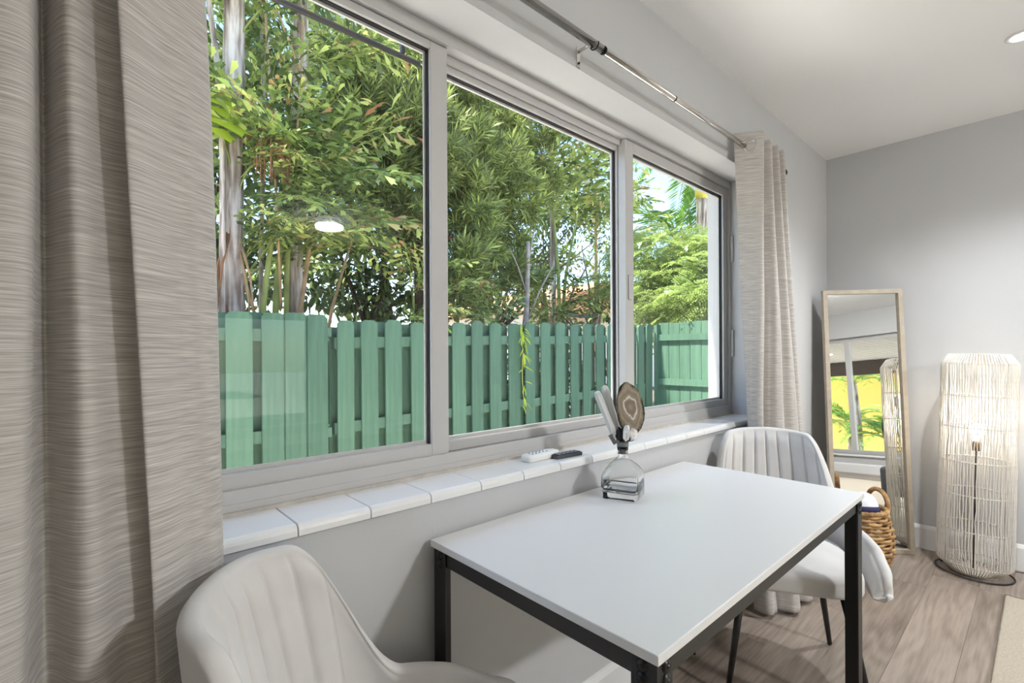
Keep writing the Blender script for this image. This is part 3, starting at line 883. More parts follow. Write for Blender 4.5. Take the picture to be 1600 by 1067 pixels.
# aprons: angle rails tucked inside the leg flanges
AH = 0.036
for sy in (0, 1):
    y = IN + 0.0045 if sy == 0 else LY - IN - 0.0045
    d = 1 if sy == 0 else -1
    b_ = MB().box((IN + 0.0045, min(y, y + d * 0.003), ZT - AH), (LX - IN - 0.0045, max(y, y + d * 0.003), ZT))
    b_.box((IN + 0.0045, min(y + d * 0.003, y + d * 0.025), ZT - AH), (LX - IN - 0.0045, max(y + d * 0.003, y + d * 0.025), ZT - AH + 0.003))
    b_.build('apron', 'metal_black', tb_)
for sx in (0, 1):
    x = IN + 0.0045 if sx == 0 else LX - IN - 0.0045
    d = 1 if sx == 0 else -1
    b_ = MB().box((min(x, x + d * 0.003), IN + 0.031, ZT - AH), (max(x, x + d * 0.003), LY - IN - 0.031, ZT))
    b_.box((min(x + d * 0.003, x + d * 0.025), IN + 0.031, ZT - AH), (max(x + d * 0.003, x + d * 0.025), LY - IN - 0.031, ZT - AH + 0.003))
    b_.build('apron', 'metal_black', tb_)

# ------------------------------------------------------------------ chairs
def smooth(a, b, t):
    t = max(0.0, min(1.0, (t - a) / (b - a)))
    return t * t * (3 - 2 * t)
def chair_shell():
    # plan U: straight arm, half ellipse round the back, straight arm; arc length parameter
    AXB, BYB, ARM = 0.235, 0.245, 0.185
    P = []
    for i in range(30):
        P.append((ARM * (1 - i / 30), BYB - 0.020 * (1 - i / 30)))
    for i in range(101):
        a = PI / 2 + PI * i / 100
        ca, sa = math.cos(a), math.sin(a)
        e = 0.80
        P.append((AXB * math.copysign(abs(ca) ** e, ca), BYB * math.copysign(abs(sa) ** e, sa)))
    for i in range(1, 31):
        P.append((ARM * i / 30, -BYB + 0.020 * i / 30))
    P = [Vector((x, y, 0)) for x, y in P]
    S = [0.0]
    for i in range(1, len(P)):
        S.append(S[-1] + (P[i] - P[i - 1]).length)
    T = S[-1]; half = T / 2
    def plan(s):
        for i in range(1, len(P)):
            if s <= S[i] or i == len(P) - 1:
                f = (s - S[i - 1]) / max(1e-9, S[i] - S[i - 1])
                return P[i - 1].lerp(P[i], f)
    NT, NV = 440, 26
    V = []; F = []
    ZB = 0.385
    NG = 8
    GW = 0.205                     # half width (arc) of the channelled part at the top
    prof_n = 0
    for i in range(NT + 1):
        s = T * i / NT
        q = plan(s)
        t = (plan(min(T, s + 0.01)) - plan(max(0, s - 0.01))).normalized()
        nrm = Vector((t.y, -t.x, 0))
        if nrm.dot(q + Vector((0.02, 0, 0)) if q.x < 0 else Vector((0, q.y, 0))) < 0: nrm = -nrm
        arc = s - half              # signed arc from back centre
        aa = abs(arc)
        # height of the rim
        h = 0.840 - 0.012 * min(1.0, aa / 0.17) ** 2
        k = smooth(0.165, 0.325, aa)
        h = h * (1 - k) + 0.552 * k
        h -= 0.085 * smooth(0.28, half - 0.06, aa)
        endk = smooth(half - 0.05, half, aa)
        if aa > half - 0.10:
            ek = min(1.0, (aa - half + 0.10) / 0.10)
            h = 0.40 + (h - 0.40) * math.sqrt(max(0.0, 1 - ek ** 2.4))
        lean = 0.085 * (1 - smooth(0.10, 0.42, aa)) + 0.030 * smooth(0.15, 0.35, aa)
        th = 0.032 - 0.008 * endk
        zb = ZB + 0.03 * (1 - smooth(0.0, 0.3, aa)) 
        def surf(v, off):
            p_ = q + nrm * (lean * (v ** 1.15) + off)
            # the back narrows towards its top
            nar = 1 - 0.30 * (v ** 1.3) * (1 - smooth(0.28, 0.45, aa))
            return Vector((p_.x, p_.y * nar, zb + (h - zb) * v))
        ring = []
        for j in range(NV + 1):                 # inner face going up
            v = j / NV
            g = 0.0
            ch = arc / (GW * 1.02)
            if abs(ch) <= 1.0:
                ph = (ch + 1) / 2 * (NG - 0)
                fr_ = ph - math.floor(ph)
                g = -0.0125 * (1 - abs(2 * fr_ - 1) ** 5.5) * smooth(0.10, 0.25, v) * (1 - smooth(0.93, 1.0, v))
            else:
                g = -0.006 * smooth(0.10, 0.25, v) * (1 - smooth(0.90, 1.0, v))
            ring.append(surf(v, g))
        topc = surf(1.0, th / 2)
        for j in range(1, 8):                   # rounded rim
            an = PI - PI * j / 8
            rr = th / 2
            ring.append(topc + nrm * (math.cos(an) * rr) + Vector((0, 0, math.sin(an) * rr * 0.95)))
        for j in range(NV + 1):                 # outer face going down
            v = 1 - j / NV
            ring.append(surf(v, th + 0.008 * math.sin(PI * v)))
        prof_n = len(ring)
        V += [tuple(r_) for r_ in ring]
    for i in range(NT):
        for j in range(prof_n):
            j2 = (j + 1) % prof_n
            F.append((i * prof_n + j, i * prof_n + j2, (i + 1) * prof_n + j2, (i + 1) * prof_n + j))
    # rounded ends of the arms
    for base, sg in ((0, 1), (NT * prof_n, -1)):
        ring = [Vector(V[base + j]) for j in range(prof_n)]
        c = sum(ring, Vector()) / prof_n
        prev = list(range(base, base + prof_n))
        for st in range(1, 5):
            a = st / 4 * PI / 2
            k = math.cos(a) * 0.97 + 0.03
            new = []
            for r_ in ring:
                # shrink only across the thickness and a little in height
                m_ = Vector((r_.x, c.y + (r_.y - c.y) * k, c.z + (r_.z - c.z) * (0.8 + 0.2 * k)))
                m_.x += 0.016 * math.sin(a)
                V.append(tuple(m_)); new.append(len(V) - 1)
            for j in range(prof_n):
                j2 = (j + 1) % prof_n
                f = (prev[j], prev[j2], new[j2], new[j])
                F.append(f if sg < 0 else f[::-1])
            prev = new
        F.append(tuple(prev) if sg < 0 else tuple(prev[::-1]))
    me = bpy.data.meshes.new('shell')
    me.from_pydata(V, [], F)
    me.polygons.foreach_set('use_smooth', [True] * len(F))
    bm = bmesh.new(); bm.from_mesh(me); bmesh.ops.recalc_face_normals(bm, faces=bm.faces); bm.to_mesh(me); bm.free()
    me.materials.append(M['upholstery'])
    return me
def pillow_mesh(name, outline, z0, z1, mat, crown=0.018, rnd=0.03, n=6):
    """cushion: outline (ccw pts), rounded edges, slightly crowned top"""
    c = Vector((sum(p_[0] for p_ in outline) / len(outline), sum(p_[1] for p_ in outline) / len(outline)))
    K = len(outline)
    rings = []
    H = z1 - z0
    for j in range(n + 1):
        a = j / n * PI / 2
        rings.append((rnd * (1 - math.sin(a)), z0 + rnd * 0.6 * (1 - math.cos(a))))
    rings.append((0.0, z0 + H * 0.5))
    for j in range(n + 1):
        a = j / n * PI / 2
        rings.append((rnd * (1 - math.cos(a)), z1 - rnd * (1 - math.sin(a))))
    V = []; F = []
    def ringv(ins, z):
        for p_ in outline:
            d = Vector(p_) - c
            L = d.length
            d = d * max(0.0, (L - ins) / L)
            V.append((c.x + d.x, c.y + d.y, z))
    for ins, z in rings: ringv(ins, z)
    for k in (0.75, 0.5, 0.25, 0.06):
        for p_ in outline:
            d = (Vector(p_) - c); d = d * ((d.length - rnd) / d.length) * k
            V.append((c.x + d.x, c.y + d.y, z1 + crown * (1 - k * k)))
    nr = len(rings) + 4
    for r_ in range(nr - 1):
        for i in range(K):
            j = (i + 1) % K
            F.append((r_ * K + i, r_ * K + j, (r_ + 1) * K + j, (r_ + 1) * K + i))
    F.append(tuple(range(K))[::-1]); F.append(tuple((nr - 1) * K + i for i in range(K)))
    me = bpy.data.meshes.new(name); me.from_pydata(V, [], F)
    me.polygons.foreach_set('use_smooth', [True] * len(F)); me.materials.append(M[mat])
    return me
shell_me = chair_shell()
out_ = []
for i in range(72):
    a = 2 * PI * i / 72
    ca, sa = math.cos(a), math.sin(a)
    e = 0.42
    x = 0.235 * math.copysign(abs(ca) ** e, ca) + 0.01
    y = 0.215 * math.copysign(abs(sa) ** e, sa)
    y *= 1 - 0.10 * smooth(-0.05, -0.235, x) if x < -0.05 else 1
    if x < -0.05: y *= 1 - 0.12 * smooth(0.0, 1.0, (-0.05 - x) / 0.19)
    out_.append((x, y))
seat_me = pillow_mesh('seat', out_, 0.385, 0.465, 'upholstery')
def leg_chair(sx, sy):
    return MB().tube([(sx * 0.150, sy * 0.150, 0.392), (sx * 0.225, sy * 0.215, 0.004)], [0.0145, 0.0085], 14).mesh('leg', 'metal_black')
legs_me = [leg_chair(sx, sy) for sx in (1, -1) for sy in (1, -1)]
fr_me = MB().box((-0.165, -0.165, 0.372), (0.165, 0.165, 0.386)).mesh('seat_base', 'metal_black', 0.004, 1)
def chair(loc, rz, label):
    t = empty('dining_chair', loc, rz)
    tag(t, label, 'chair', 'cream dining chairs at the table')
    inst('backrest', shell_me, t); inst('seat', seat_me, t); inst('seat_base', fr_me, t)
    for lm_ in legs_me: inst('leg', lm_, t)
    return t
chair((0.430, 0.645, 0), math.atan2(-0.57, 0.82), 'cream channel-tufted dining chair next to the broad curtain folds')
chair((1.965, 0.665, 0), math.atan2(-0.5, -0.87), 'cream channel-tufted dining chair between the table and the wicker basket')

# ------------------------------------------------------------------ decanter with crystals
def sq_ring(hx, z, r, k=7):
    pts = []
    for cx, cy, a0 in ((1, 1, 0), (-1, 1, 90), (-1, -1, 180), (1, -1, 270)):
        for i in range(k):
            a = R(a0 + 90 * i / (k - 1))
            pts.append((cx * (hx - r) + r * math.cos(a), cy * (hx - r) + r * math.sin(a), z))
    return pts
dec = empty('decanter', (1.240, 0.865, TZ), R(20))
tag(dec, 'square clear glass bottle topped with agate slice and white crystals', 'bottle')
def loft(rings, closed_bottom=True, closed_top=False):
    b_ = MB(); K = len(rings[0]); vs = [p_ for r_ in rings for p_ in r_]; fs = []
    for t in range(len(rings) - 1):
        for i in range(K):
            j = (i + 1) % K
            fs.append((t * K + i, t * K + j, (t + 1) * K + j, (t + 1) * K + i))
    if closed_bottom: fs.append(tuple(range(K))[::-1])
    if closed_top: fs.append(tuple((len(rings) - 1) * K + i for i in range(K)))
    b_.add(vs, fs, True)
    return b_
outer = [(0.050, 0.0005, 0.012), (0.0545, 0.004, 0.014), (0.0550, 0.030, 0.015), (0.0550, 0.062, 0.017), (0.0530, 0.076, 0.022), (0.048, 0.089, 0.028), (0.039, 0.101, 0.032), (0.027, 0.110, 0.0265),
         (0.0190, 0.116, 0.0188), (0.0158, 0.124, 0.0156), (0.0150, 0.140, 0.0149), (0.0165, 0.143, 0.0164), (0.0165, 0.152, 0.0164)]
inner = [(0.0115, 0.152, 0.0114), (0.0110, 0.125, 0.0109), (0.0150, 0.116, 0.0149), (0.024, 0.107, 0.0235), (0.036, 0.097, 0.029), (0.045, 0.085, 0.025), (0.0500, 0.073, 0.018), (0.0520, 0.062, 0.013), (0.0520, 0.026, 0.012), (0.048, 0.021, 0.011)]
rings = [sq_ring(h_, z_, r_) for h_, z_, r_ in outer] + [sq_ring(h_, z_, r_) for h_, z_, r_ in inner]
loft(rings, True, True).build('glass_body', 'bottle_glass', dec)
bandr = [sq_ring(0.0515, 0.0270, 0.0115), sq_ring(0.0515, 0.0330, 0.0115), sq_ring(0.0500, 0.0330, 0.0105), sq_ring(0.0500, 0.0270, 0.0105), sq_ring(0.0515, 0.0270, 0.0115)]
loft(bandr, False, False).build('refraction_band', 'grey_tape', dec)  # grey ring modelled in place of the dark refraction in the glass base
stp = MB().lathe([(0.0112, 0.130), (0.0112, 0.1525), (0.0175, 0.1525), (0.0175, 0.168), (0.0, 0.168)], 24, True).build('stopper', 'grey_tape', dec)
# turn helpers into camera facing directions in plan (sub parts of the stopper)
def rock(n_, r, c, mat, name, seed, sc_=(1, 1, 1), parent=stp):
    bm = bmesh.new(); bmesh.ops.create_icosphere(bm, subdivisions=n_, radius=r)
    rr = random.Random(seed)
    for v in bm.verts:
        k = 1 + rr.uniform(-0.28, 0.28)
        v.co = Vector((v.co.x * sc_[0], v.co.y * sc_[1], v.co.z * sc_[2])) * k + Vector(c)
    me = bpy.data.meshes.new(name); bm.to_mesh(me); bm.free(); me.materials.append(M[mat])
    return inst(name, me, parent)
# frame of the slice: its wide axis u lies across the view direction
view = Vector((1.24, 0.865, 0)).normalized()
ang = math.atan2(view.y, view.x) - R(20)           # in the decanter's own frame
ux = Vector((math.sin(ang), -math.cos(ang), 0))    # to the right as seen from the table's near corner
vx = Vector((math.cos(ang), math.sin(ang), 0))     # away
rr = random.Random(4)
ol = []
for i in range(64):
    a = 2 * PI * i / 64
    k = 1 + 0.02 * rr.uniform(-1, 1) + 0.025 * math.sin(3 * a + 1)
    sx_ = 0.043 * (1 - 0.16 * math.sin(a))
    ol.append((sx_ * math.cos(a) * k, 0.080 * math.sin(a) * k))
b_ = MB(); K = len(ol)
vs = []
for y_, s_ in ((-0.0055, 0.96), (-0.004, 1.0), (0.004, 1.0), (0.0055, 0.96)):
    vs += [(x * s_, y_, z * s_) for x, z in ol]
fs = [tuple(range(K)), tuple(range(3 * K, 4 * K))[::-1]]
for t in range(3):
    for i in range(K):
        j = (i + 1) % K
        fs.append((t * K + i, (t + 1) * K + i, (t + 1) * K + j, t * K + j))
b_.add(vs, fs)
ag = b_.build('agate_slice', 'agate', stp)
yaw = math.atan2(ux.y, ux.x)
ag.location = Vector((0, 0, 0.268)) + ux * 0.022 + vx * 0.004
ag.rotation_euler = Euler((0, R(-8), yaw + R(22)))
def crystal(base, tip, r, name='selenite_stick', mat='selenite', seg=6, seed=0):
    base = Vector(base); tip = Vector(tip); d = tip - base; L = d.length
    q = d.to_track_quat('Z', 'Y')
    b_ = MB(); rq = random.Random(seed)
    prof = [(r * 0.85, 0), (r, L * 0.08), (r * 0.98, L * 0.9), (r * 0.75, L * 0.98), (r * 0.3, L)]
    b_.lathe([(a_, z_) for a_, z_ in prof], seg, True, None, False)
    o = b_.build(name, mat, stp)
    o.location = base; o.rotation_euler = q.to_euler()
    return o
crystal(Vector((0, 0, 0.172)) + ux * -0.018 + vx * -0.004, Vector((0, 0, 0.318)) + ux * -0.078 + vx * 0.006, 0.0125, seed=1)
crystal(Vector((0, 0, 0.176)) + ux * -0.010 + vx * 0.012, Vector((0, 0, 0.335)) + ux * -0.056 + vx * 0.026, 0.0125, seed=2)
rock(3, 0.017, Vector((0, 0, 0.185)) + ux * -0.004 + vx * 0.0, 'druzy', 'druzy_cluster', 5, (1.1, 1, 1.4))
rock(3, 0.012, Vector((0, 0, 0.176)) + ux * 0.02 + vx * -0.004, 'druzy', 'druzy_cluster', 6, (1.3, 1, 0.6))
rock(2, 0.021, Vector((0, 0, 0.199)) + ux * 0.012 + vx * -0.024, 'quartz', 'quartz_cluster', 7, (0.8, 0.6, 1.2))
rock(2, 0.019, Vector((0, 0, 0.192)) + ux * 0.030 + vx * -0.022, 'quartz', 'quartz_cluster', 8, (0.8, 0.6, 1.0))
tp = MB().box((-0.010, -0.001, -0.016), (0.010, 0.001, 0.016)).build('tape_strip', 'grey_tape', stp)
tp.location = Vector((0, 0, 0.176)) + ux * -0.026 + vx * -0.012
tp.rotation_euler = Euler((0, R(-30), yaw))

# ------------------------------------------------------------------ remotes on the sill
r1 = empty('remote_control', (1.085, 1.062, SZ), R(3))
tag(r1, 'white remote control lying on the tiled window sill', 'remote')
ol = []
for i in range(48):
    a = 2 * PI * i / 48
    ol.append((0.074 * math.copysign(abs(math.cos(a)) ** 0.45, math.cos(a)), 0.024 * math.copysign(abs(math.sin(a)) ** 0.5, math.sin(a))))
inst('casing', pillow_mesh('casing', ol, 0.0, 0.020, 'remote_white', 0.002, 0.006, 4), r1)
bm_ = MB().lathe([(0.0032, 0.0), (0.0032, 0.0016), (0.0, 0.002)], 10, True).mesh('button', 'button_grey')
for i in range(5):
    for j in range(2):
        inst('button', bm_, r1, (-0.045 + 0.016 * i, -0.007 + 0.014 * j, 0.0215))
r2 = empty('remote_control', (1.165, 1.028, SZ), R(-4))
tag(r2, 'dark grey flat remote control lying on the tiled window sill', 'remote')
MB().box((-0.056, -0.019, 0.0), (0.056, 0.019, 0.011)).build('casing', 'remote_grey', r2, 0.002, 2)
MB().box((-0.052, -0.016, 0.011), (0.052, 0.016, 0.0125)).build('face_plate', 'gasket_black', r2, 0.0005, 1)
bm2 = MB().box((-0.006, -0.004, 0), (0.006, 0.004, 0.0012)).mesh('button', 'button_grey')
for i in range(5):
    for j in range(2):
        inst('button', bm2, r2, (-0.036 + 0.018 * i, -0.007 + 0.014 * j, 0.0125))

# ------------------------------------------------------------------ leaning mirror
MW, MHt = 0.440, 1.560
tl = Vector((3.467, 0.946, 0)); tr_ = Vector((3.738, 0.610, 0))
ud = (tr_ - tl).normalized()                    # to the right along the mirror
nd = Vector((ud.y, -ud.x, 0))                   # towards the room
if nd.dot(Vector((-1, -1, 0))) < 0: nd = -nd
LEAN = math.asin(0.106 / MHt)
mc = (tl + tr_) / 2 + nd * 0.140 + Vector((0, 0, 0.001))
mir = empty('floor_mirror', mc)
up = Vector((0, 0, 1)) * math.cos(LEAN) - nd * math.sin(LEAN)
fwd = nd * math.cos(LEAN) + Vector((0, 0, 1)) * math.sin(LEAN)
mir.matrix_world = Matrix.Translation(mc) @ Matrix((ud, -fwd, up)).transposed().to_4x4()   # local -Y faces the room
tag(mir, 'tall full length mirror in a weathered wood frame leaning in the corner', 'mirror')
hw = MW / 2; fwid = 0.024; dp = 0.030
def frame_bar(pts):
    b_ = MB().prism(pts, dp, 'y', -dp / 2)
    o = b_.build('frame_bar', 'mirror_frame', mir)
    bm = bmesh.new(); bm.from_mesh(o.data); bmesh.ops.recalc_face_normals(bm, faces=bm.faces); bm.to_mesh(o.data); bm.free()
frame_bar([(-hw, 0), (hw, 0), (hw - fwid, fwid), (-hw + fwid, fwid)])
frame_bar([(-hw, MHt), (-hw + fwid, MHt - fwid), (hw - fwid, MHt - fwid), (hw, MHt)])
frame_bar([(-hw, 0), (-hw + fwid, fwid), (-hw + fwid, MHt - fwid), (-hw, MHt)])
frame_bar([(hw, 0), (hw, MHt), (hw - fwid, MHt - fwid), (hw - fwid, fwid)])
MB().box((-hw + fwid, 0.000, fwid), (hw - fwid, 0.004, MHt - fwid)).build('mirror_glass', 'mirror_silver', mir)
MB().box((-hw + fwid, 0.005, fwid), (hw - fwid, 0.012, MHt - fwid)).build('backing_board', 'mirror_back', mir)

# ------------------------------------------------------------------ wicker basket with a cap in it
bk = empty('wicker_basket', (3.185, 0.690, 0))
tag(bk, 'woven seagrass basket with two loop handles on the floor before the mirror', 'basket')
def brad(z):
    zs = [0, 0.06, 0.14, 0.22, 0.28, 0.32]; rs = [0.105, 0.135, 0.150, 0.146, 0.132, 0.124]
    return float(np.interp(z, zs, rs))
NS = 16; NR = 19
for k in range(NR):
    z = 0.012 + k * 0.0168
    pts = []
    for i in range(96):
        a = 2 * PI * i / 96
        r_ = brad(z) + 0.0075 * math.cos(NS / 2 * a + PI * k)
        pts.append((r_ * math.cos(a), r_ * math.sin(a), z + 0.0015 * math.sin(5 * a + k)))
    MB().tube(pts, 0.0078, 7, True).build('weave_strand', 'seagrass', bk)
for i in range(NS):
    a = 2 * PI * (i + 0.5) / NS
    MB().tube([((brad(z)) * math.cos(a), brad(z) * math.sin(a), z) for z in np.linspace(0.005, 0.325, 9)], 0.005, 6).build('stake', 'seagrass', bk)
for tw in (0, PI):
    pts = []
    for i in range(160):
        a = 2 * PI * i / 160
        pts.append(((0.124 + 0.007 * math.cos(34 * a + tw)) * math.cos(a), (0.124 + 0.007 * math.cos(34 * a + tw)) * math.sin(a), 0.330 + 0.007 * math.sin(34 * a + tw)))
    MB().tube(pts, 0.0075, 7, True).build('rim_rope', 'seagrass', bk)
MB().lathe([(0.0, 0.003), (0.104, 0.003), (0.104, 0.012), (0, 0.012)], 32, False).build('base', 'seagrass', bk)
for side in (1, -1):
    hd = empty('handle'); hd.parent = bk; hd.rotation_euler = (0, 0, R(-30) if side > 0 else R(150))
    for tw in (0, 2 * PI / 3, 4 * PI / 3):
        pts = []; 
        for i in range(60):
            t = PI * i / 59
            y_ = 0.062 * math.cos(t); z_ = 0.325 + 0.098 * math.sin(t) ** 0.85
            nx_ = 0.126 + 0.0 * i
            ph_ = 16 * t + tw
            pts.append((nx_ + 0.0065 * math.cos(ph_), y_ + 0.0065 * math.sin(ph_) * math.cos(t), z_ + 0.0065 * math.sin(ph_) * math.sin(t)))
        MB().tube(pts, 0.0068, 6).build('handle_strand', 'seagrass', hd)
cp = empty('knit_cap', (3.150, 0.660, 0.318))
tag(cp, 'white domed cap with a navy band tucked into the wicker basket', 'cap')
cp.rotation_euler = (R(-8), R(10), 0)
MB().lathe([(0.070, 0.030), (0.068, 0.052), (0.060, 0.076), (0.045, 0.095), (0.024, 0.105), (0.0, 0.108)], 28, False).build('crown', 'cap_white', cp)
MB().lathe([(0.0, 0.0), (0.066, 0.0), (0.073, 0.006), (0.074, 0.028), (0.070, 0.034), (0.0, 0.034)], 28, False).build('band', 'cap_navy', cp)
pb = empty('cloth_bag', (3.215, 0.715, 0.016))
tag(pb, 'grey crumpled cloth bag filling the wicker basket under the cap', 'bag')
bm = bmesh.new(); bmesh.ops.create_icosphere(bm, subdivisions=4, radius=1)
rq = random.Random(9)
for v in bm.verts:
    k = 1 + 0.07 * math.sin(5 * v.co.x + 3 * v.co.z) * math.cos(6 * v.co.y + 1)
    v.co = Vector((v.co.x * 0.096 * k, v.co.y * 0.096 * k, 0.135 + v.co.z * 0.128 * k))
me = bpy.data.meshes.new('sack'); bm.to_mesh(me); bm.free(); me.materials.append(M['bag_grey'])
me.polygons.foreach_set('use_smooth', [True] * len(me.polygons))
inst('sack', me, pb)
MB().tube([(0.03 * math.cos(a), 0.03 * math.sin(a), 0.268) for a in np.linspace(0, 2 * PI, 21)[:-1]], 0.005, 6, True).build('tie', 'bag_grey', pb)

# ------------------------------------------------------------------ string floor lamp
fl_ = empty('floor_lamp', (3.572, 0.262, 0.0))
tag(fl_, 'tall cylindrical floor lamp of white strings with a glowing bulb inside', 'floor lamp')
fl_.rotation_euler = (R(1.2), R(1.0), 0)
LR = 0.148
lev = [(0.012, 0.100), (0.060, LR), (0.24, LR), (0.425, LR), (0.60, LR), (0.78, LR), (0.945, LR), (1.115, LR), (1.165, 0.116)]
for z, r_ in lev:
    MB().tube([(r_ * math.cos(a), r_ * math.sin(a), z) for a in np.linspace(0, 2 * PI, 49)[:-1]], 0.0036, 6, True).build('ring', 'wire_white', fl_)
NSTR = 76
str_me = []
for var in range(4):
    q = random.Random(var)
    pts = []
    for i, (z, r_) in enumerate(lev):
        pts.append((r_ + 0.004, 0, z))
        if i < len(lev) - 1 and 0 < i < len(lev) - 2:
            z2 = lev[i + 1][0]
            for f in (0.33, 0.67):
                pts.append((LR + 0.004 + q.uniform(-0.003, 0.001), q.uniform(-0.003, 0.003), z + (z2 - z) * f))
    str_me.append(MB().tube(pts, 0.0027, 5).mesh('string', 'rope_white'))
for i in range(NSTR):
    inst('string', str_me[i % 4], fl_, rot=(0, 0, 2 * PI * i / NSTR + random.uniform(-0.012, 0.012)))
for i in range(4):
    a = PI / 4 + i * PI / 2
    MB().tube([(0.100 * math.cos(a), 0.100 * math.sin(a), 0.012), (LR * math.cos(a), LR * math.sin(a), 0.06), (LR * math.cos(a), LR * math.sin(a), 1.115), (0.116 * math.cos(a), 0.116 * math.sin(a), 1.165)], 0.003, 6).build('upright_wire', 'wire_white', fl_)
MB().lathe([(0, 0.002), (0.098, 0.002), (0.100, 0.006), (0.098, 0.010), (0, 0.010)], 32, False).build('base_plate', 'wire_white', fl_)
MB().tube([(0, 0, 0.010), (0, 0, 0.655)], 0.005, 10).build('pole', 'dark_metal', fl_)
MB().lathe([(0.0, 0.650), (0.018, 0.650), (0.018, 0.690), (0.014, 0.702), (0.0, 0.702)], 20, False).build('socket', 'socket_brass', fl_)
bz = 0.702
bl = MB().lathe([(0.012, bz), (0.013, bz + 0.012), (0.020, bz + 0.028), (0.030, bz + 0.046), (0.0335, bz + 0.062), (0.030, bz + 0.080), (0.018, bz + 0.092), (0.0, bz + 0.096)], 24, False).build('bulb', 'bulb_glow', fl_)
l = bpy.data.lights.new('bulb_light', 'POINT'); l.energy = LAMP_BULB; l.color = (1, 0.88, 0.72); l.shadow_soft_size = 0.03
lo = bpy.data.objects.new('bulb_light', l); link(lo, fl_); lo.location = (0, 0, bz + 0.135)
# flex lying round the base
pts = [(0.155 * math.cos(a), 0.155 * math.sin(a), 0.006) for a in np.linspace(R(70), R(330), 40)]
pts = [(0.03, 0.13, 0.006)] + pts + [(0.16, -0.14, 0.006), (0.18, -0.22, 0.006)]
cd = MB().tube(pts, 0.004, 6).build('power_cord', 'cord_black', fl_)

# ------------------------------------------------------------------ rug
rg = empty('rug', (-1.8, -3.3, 0.0))
tag(rg, 'flat beige woven rug lying on the grey oak floor', 'rug')
MB().box((0.0, 0.0, 0.0005), (5.125, 3.432, 0.009)).build('pile', 'rug', rg, 0.003, 2)  # unseen reach of the rug enlarged to bounce light up to the ceiling
MB().tube([(0, 0, 0.0062), (5.125, 0, 0.0062), (5.125, 3.432, 0.0062), (0, 3.432, 0.0062)], 0.0055, 6, True).build('bound_edge', 'rug', rg)

# ------------------------------------------------------------------ grey ottoman (seen in the mirror)
ot = empty('ottoman', (3.26, -0.66, 0.0125))
tag(ot, 'dark grey upholstered ottoman on black legs standing on the beige rug', 'ottoman')
sq_ = [(0.215 * math.copysign(abs(math.cos(2 * PI * i / 48)) ** 0.4, math.cos(2 * PI * i / 48)), 0.215 * math.copysign(abs(math.sin(2 * PI * i / 48)) ** 0.4, math.sin(2 * PI * i / 48))) for i in range(48)]
inst('cushion', pillow_mesh('cushion', sq_, 0.20, 0.40, 'sofa_grey', 0.02, 0.03), ot)
MB().box((-0.19, -0.19, 0.18), (0.19, 0.19, 0.202)).build('base', 'metal_black', ot, 0.003, 1)
for sx in (-1, 1):
    for sy in (-1, 1):
        MB().tube([(sx * 0.19, sy * 0.19, 0.0), (sx * 0.16, sy * 0.16, 0.182)], [0.010, 0.015], 10).build('leg', 'metal_black', ot)

# ================================================================== OUTDOORS
GZ = -0.35
struct(MB().box((-30, WY + WT, GZ - 0.3), (45, 60, GZ)).build('ground_garden', 'soil'))
struct(MB().box((-30, -40, GZ - 0.3), (45, WY + WT, GZ)).build('ground_patio', 'pave'))
struct(MB().box((XL - 0.15, YB - 0.2, GZ), (XR + 0.15, WY + WT, -0.12)).build('foundation', 'exterior_white'))
struct(MB().box((-8, WY + WT, GZ), (5.9, 3.5, GZ + 0.02)).build('ground_path', 'path_white'))
# roof eave over the window wall, with a dark pipe below it
struct(MB().box((XL - 0.6, WY + WT, 2.54), (XR + 0.6, 1.48, 2.664)).build('eave', 'exterior_white'))
struct(MB().box((XL - 0.6, YB - 0.2, ZC + 0.19), (XR + 0.6, 1.48, ZC + 0.30)).build('roof', 'fascia_dark'))
pp = empty('conduit_pipe', (0.2, 1.40, 2.150))
tag(pp, 'dark conduit pipe running along the outside above the window panes', 'pipe')
MB().tube([(-1.2, 0, 0), (0.66, 0, 0)], 0.0085, 12).build('pipe', 'pipe_dark', pp)
for x in (-0.6, 0.6):
    MB().box((x - 0.006, -0.006, 0.008), (x + 0.006, 0.006, 2.54 - 2.150)).build('hanger', 'pipe_dark', pp)

# ------------------------------------------------------------------ fence
FYY = 3.60
def board_mesh(wd, z0, z1, th=0.018, ear=0.028):
    h = wd / 2
    pts = [(-h, z0), (h, z0), (h, z1 - ear), (h - ear, z1), (-h + ear, z1), (-h, z1 - ear)]
    me = MB().prism(pts, th, 'y', -th / 2).mesh('board', 'fence_green')
    bm = bmesh.new(); bm.from_mesh(me); bmesh.ops.recalc_face_normals(bm, faces=bm.faces); bm.to_mesh(me); bm.free()
    return me
def ztop(x): return 1.440 + 0.026 * (x - 1.55)
bA = board_mesh(0.140, GZ + 0.05, 0.0)              # tops at 0; placed by height
bB = board_mesh(0.150, GZ + 0.05, 0.0)
LB = 1.86
bk_b = board_mesh(0.172, -LB, 0.0)
fb = [board_mesh(wd, -LB, 0.0) for wd in (0.128, 0.138, 0.146)]
fn = empty('picket_fence', (1.46, FYY, GZ))
tag(fn, 'green painted shadowbox picket fence running along the garden behind the window', 'fence')
cxs = [1.554, 1.748, 1.960, 2.185, 2.40, 2.619, 2.834, 3.055, 3.30, 3.525, 3.756, 4.00, 4.227, 4.467, 4.696, 4.92, 5.15, 5.37, 5.58, 5.78]
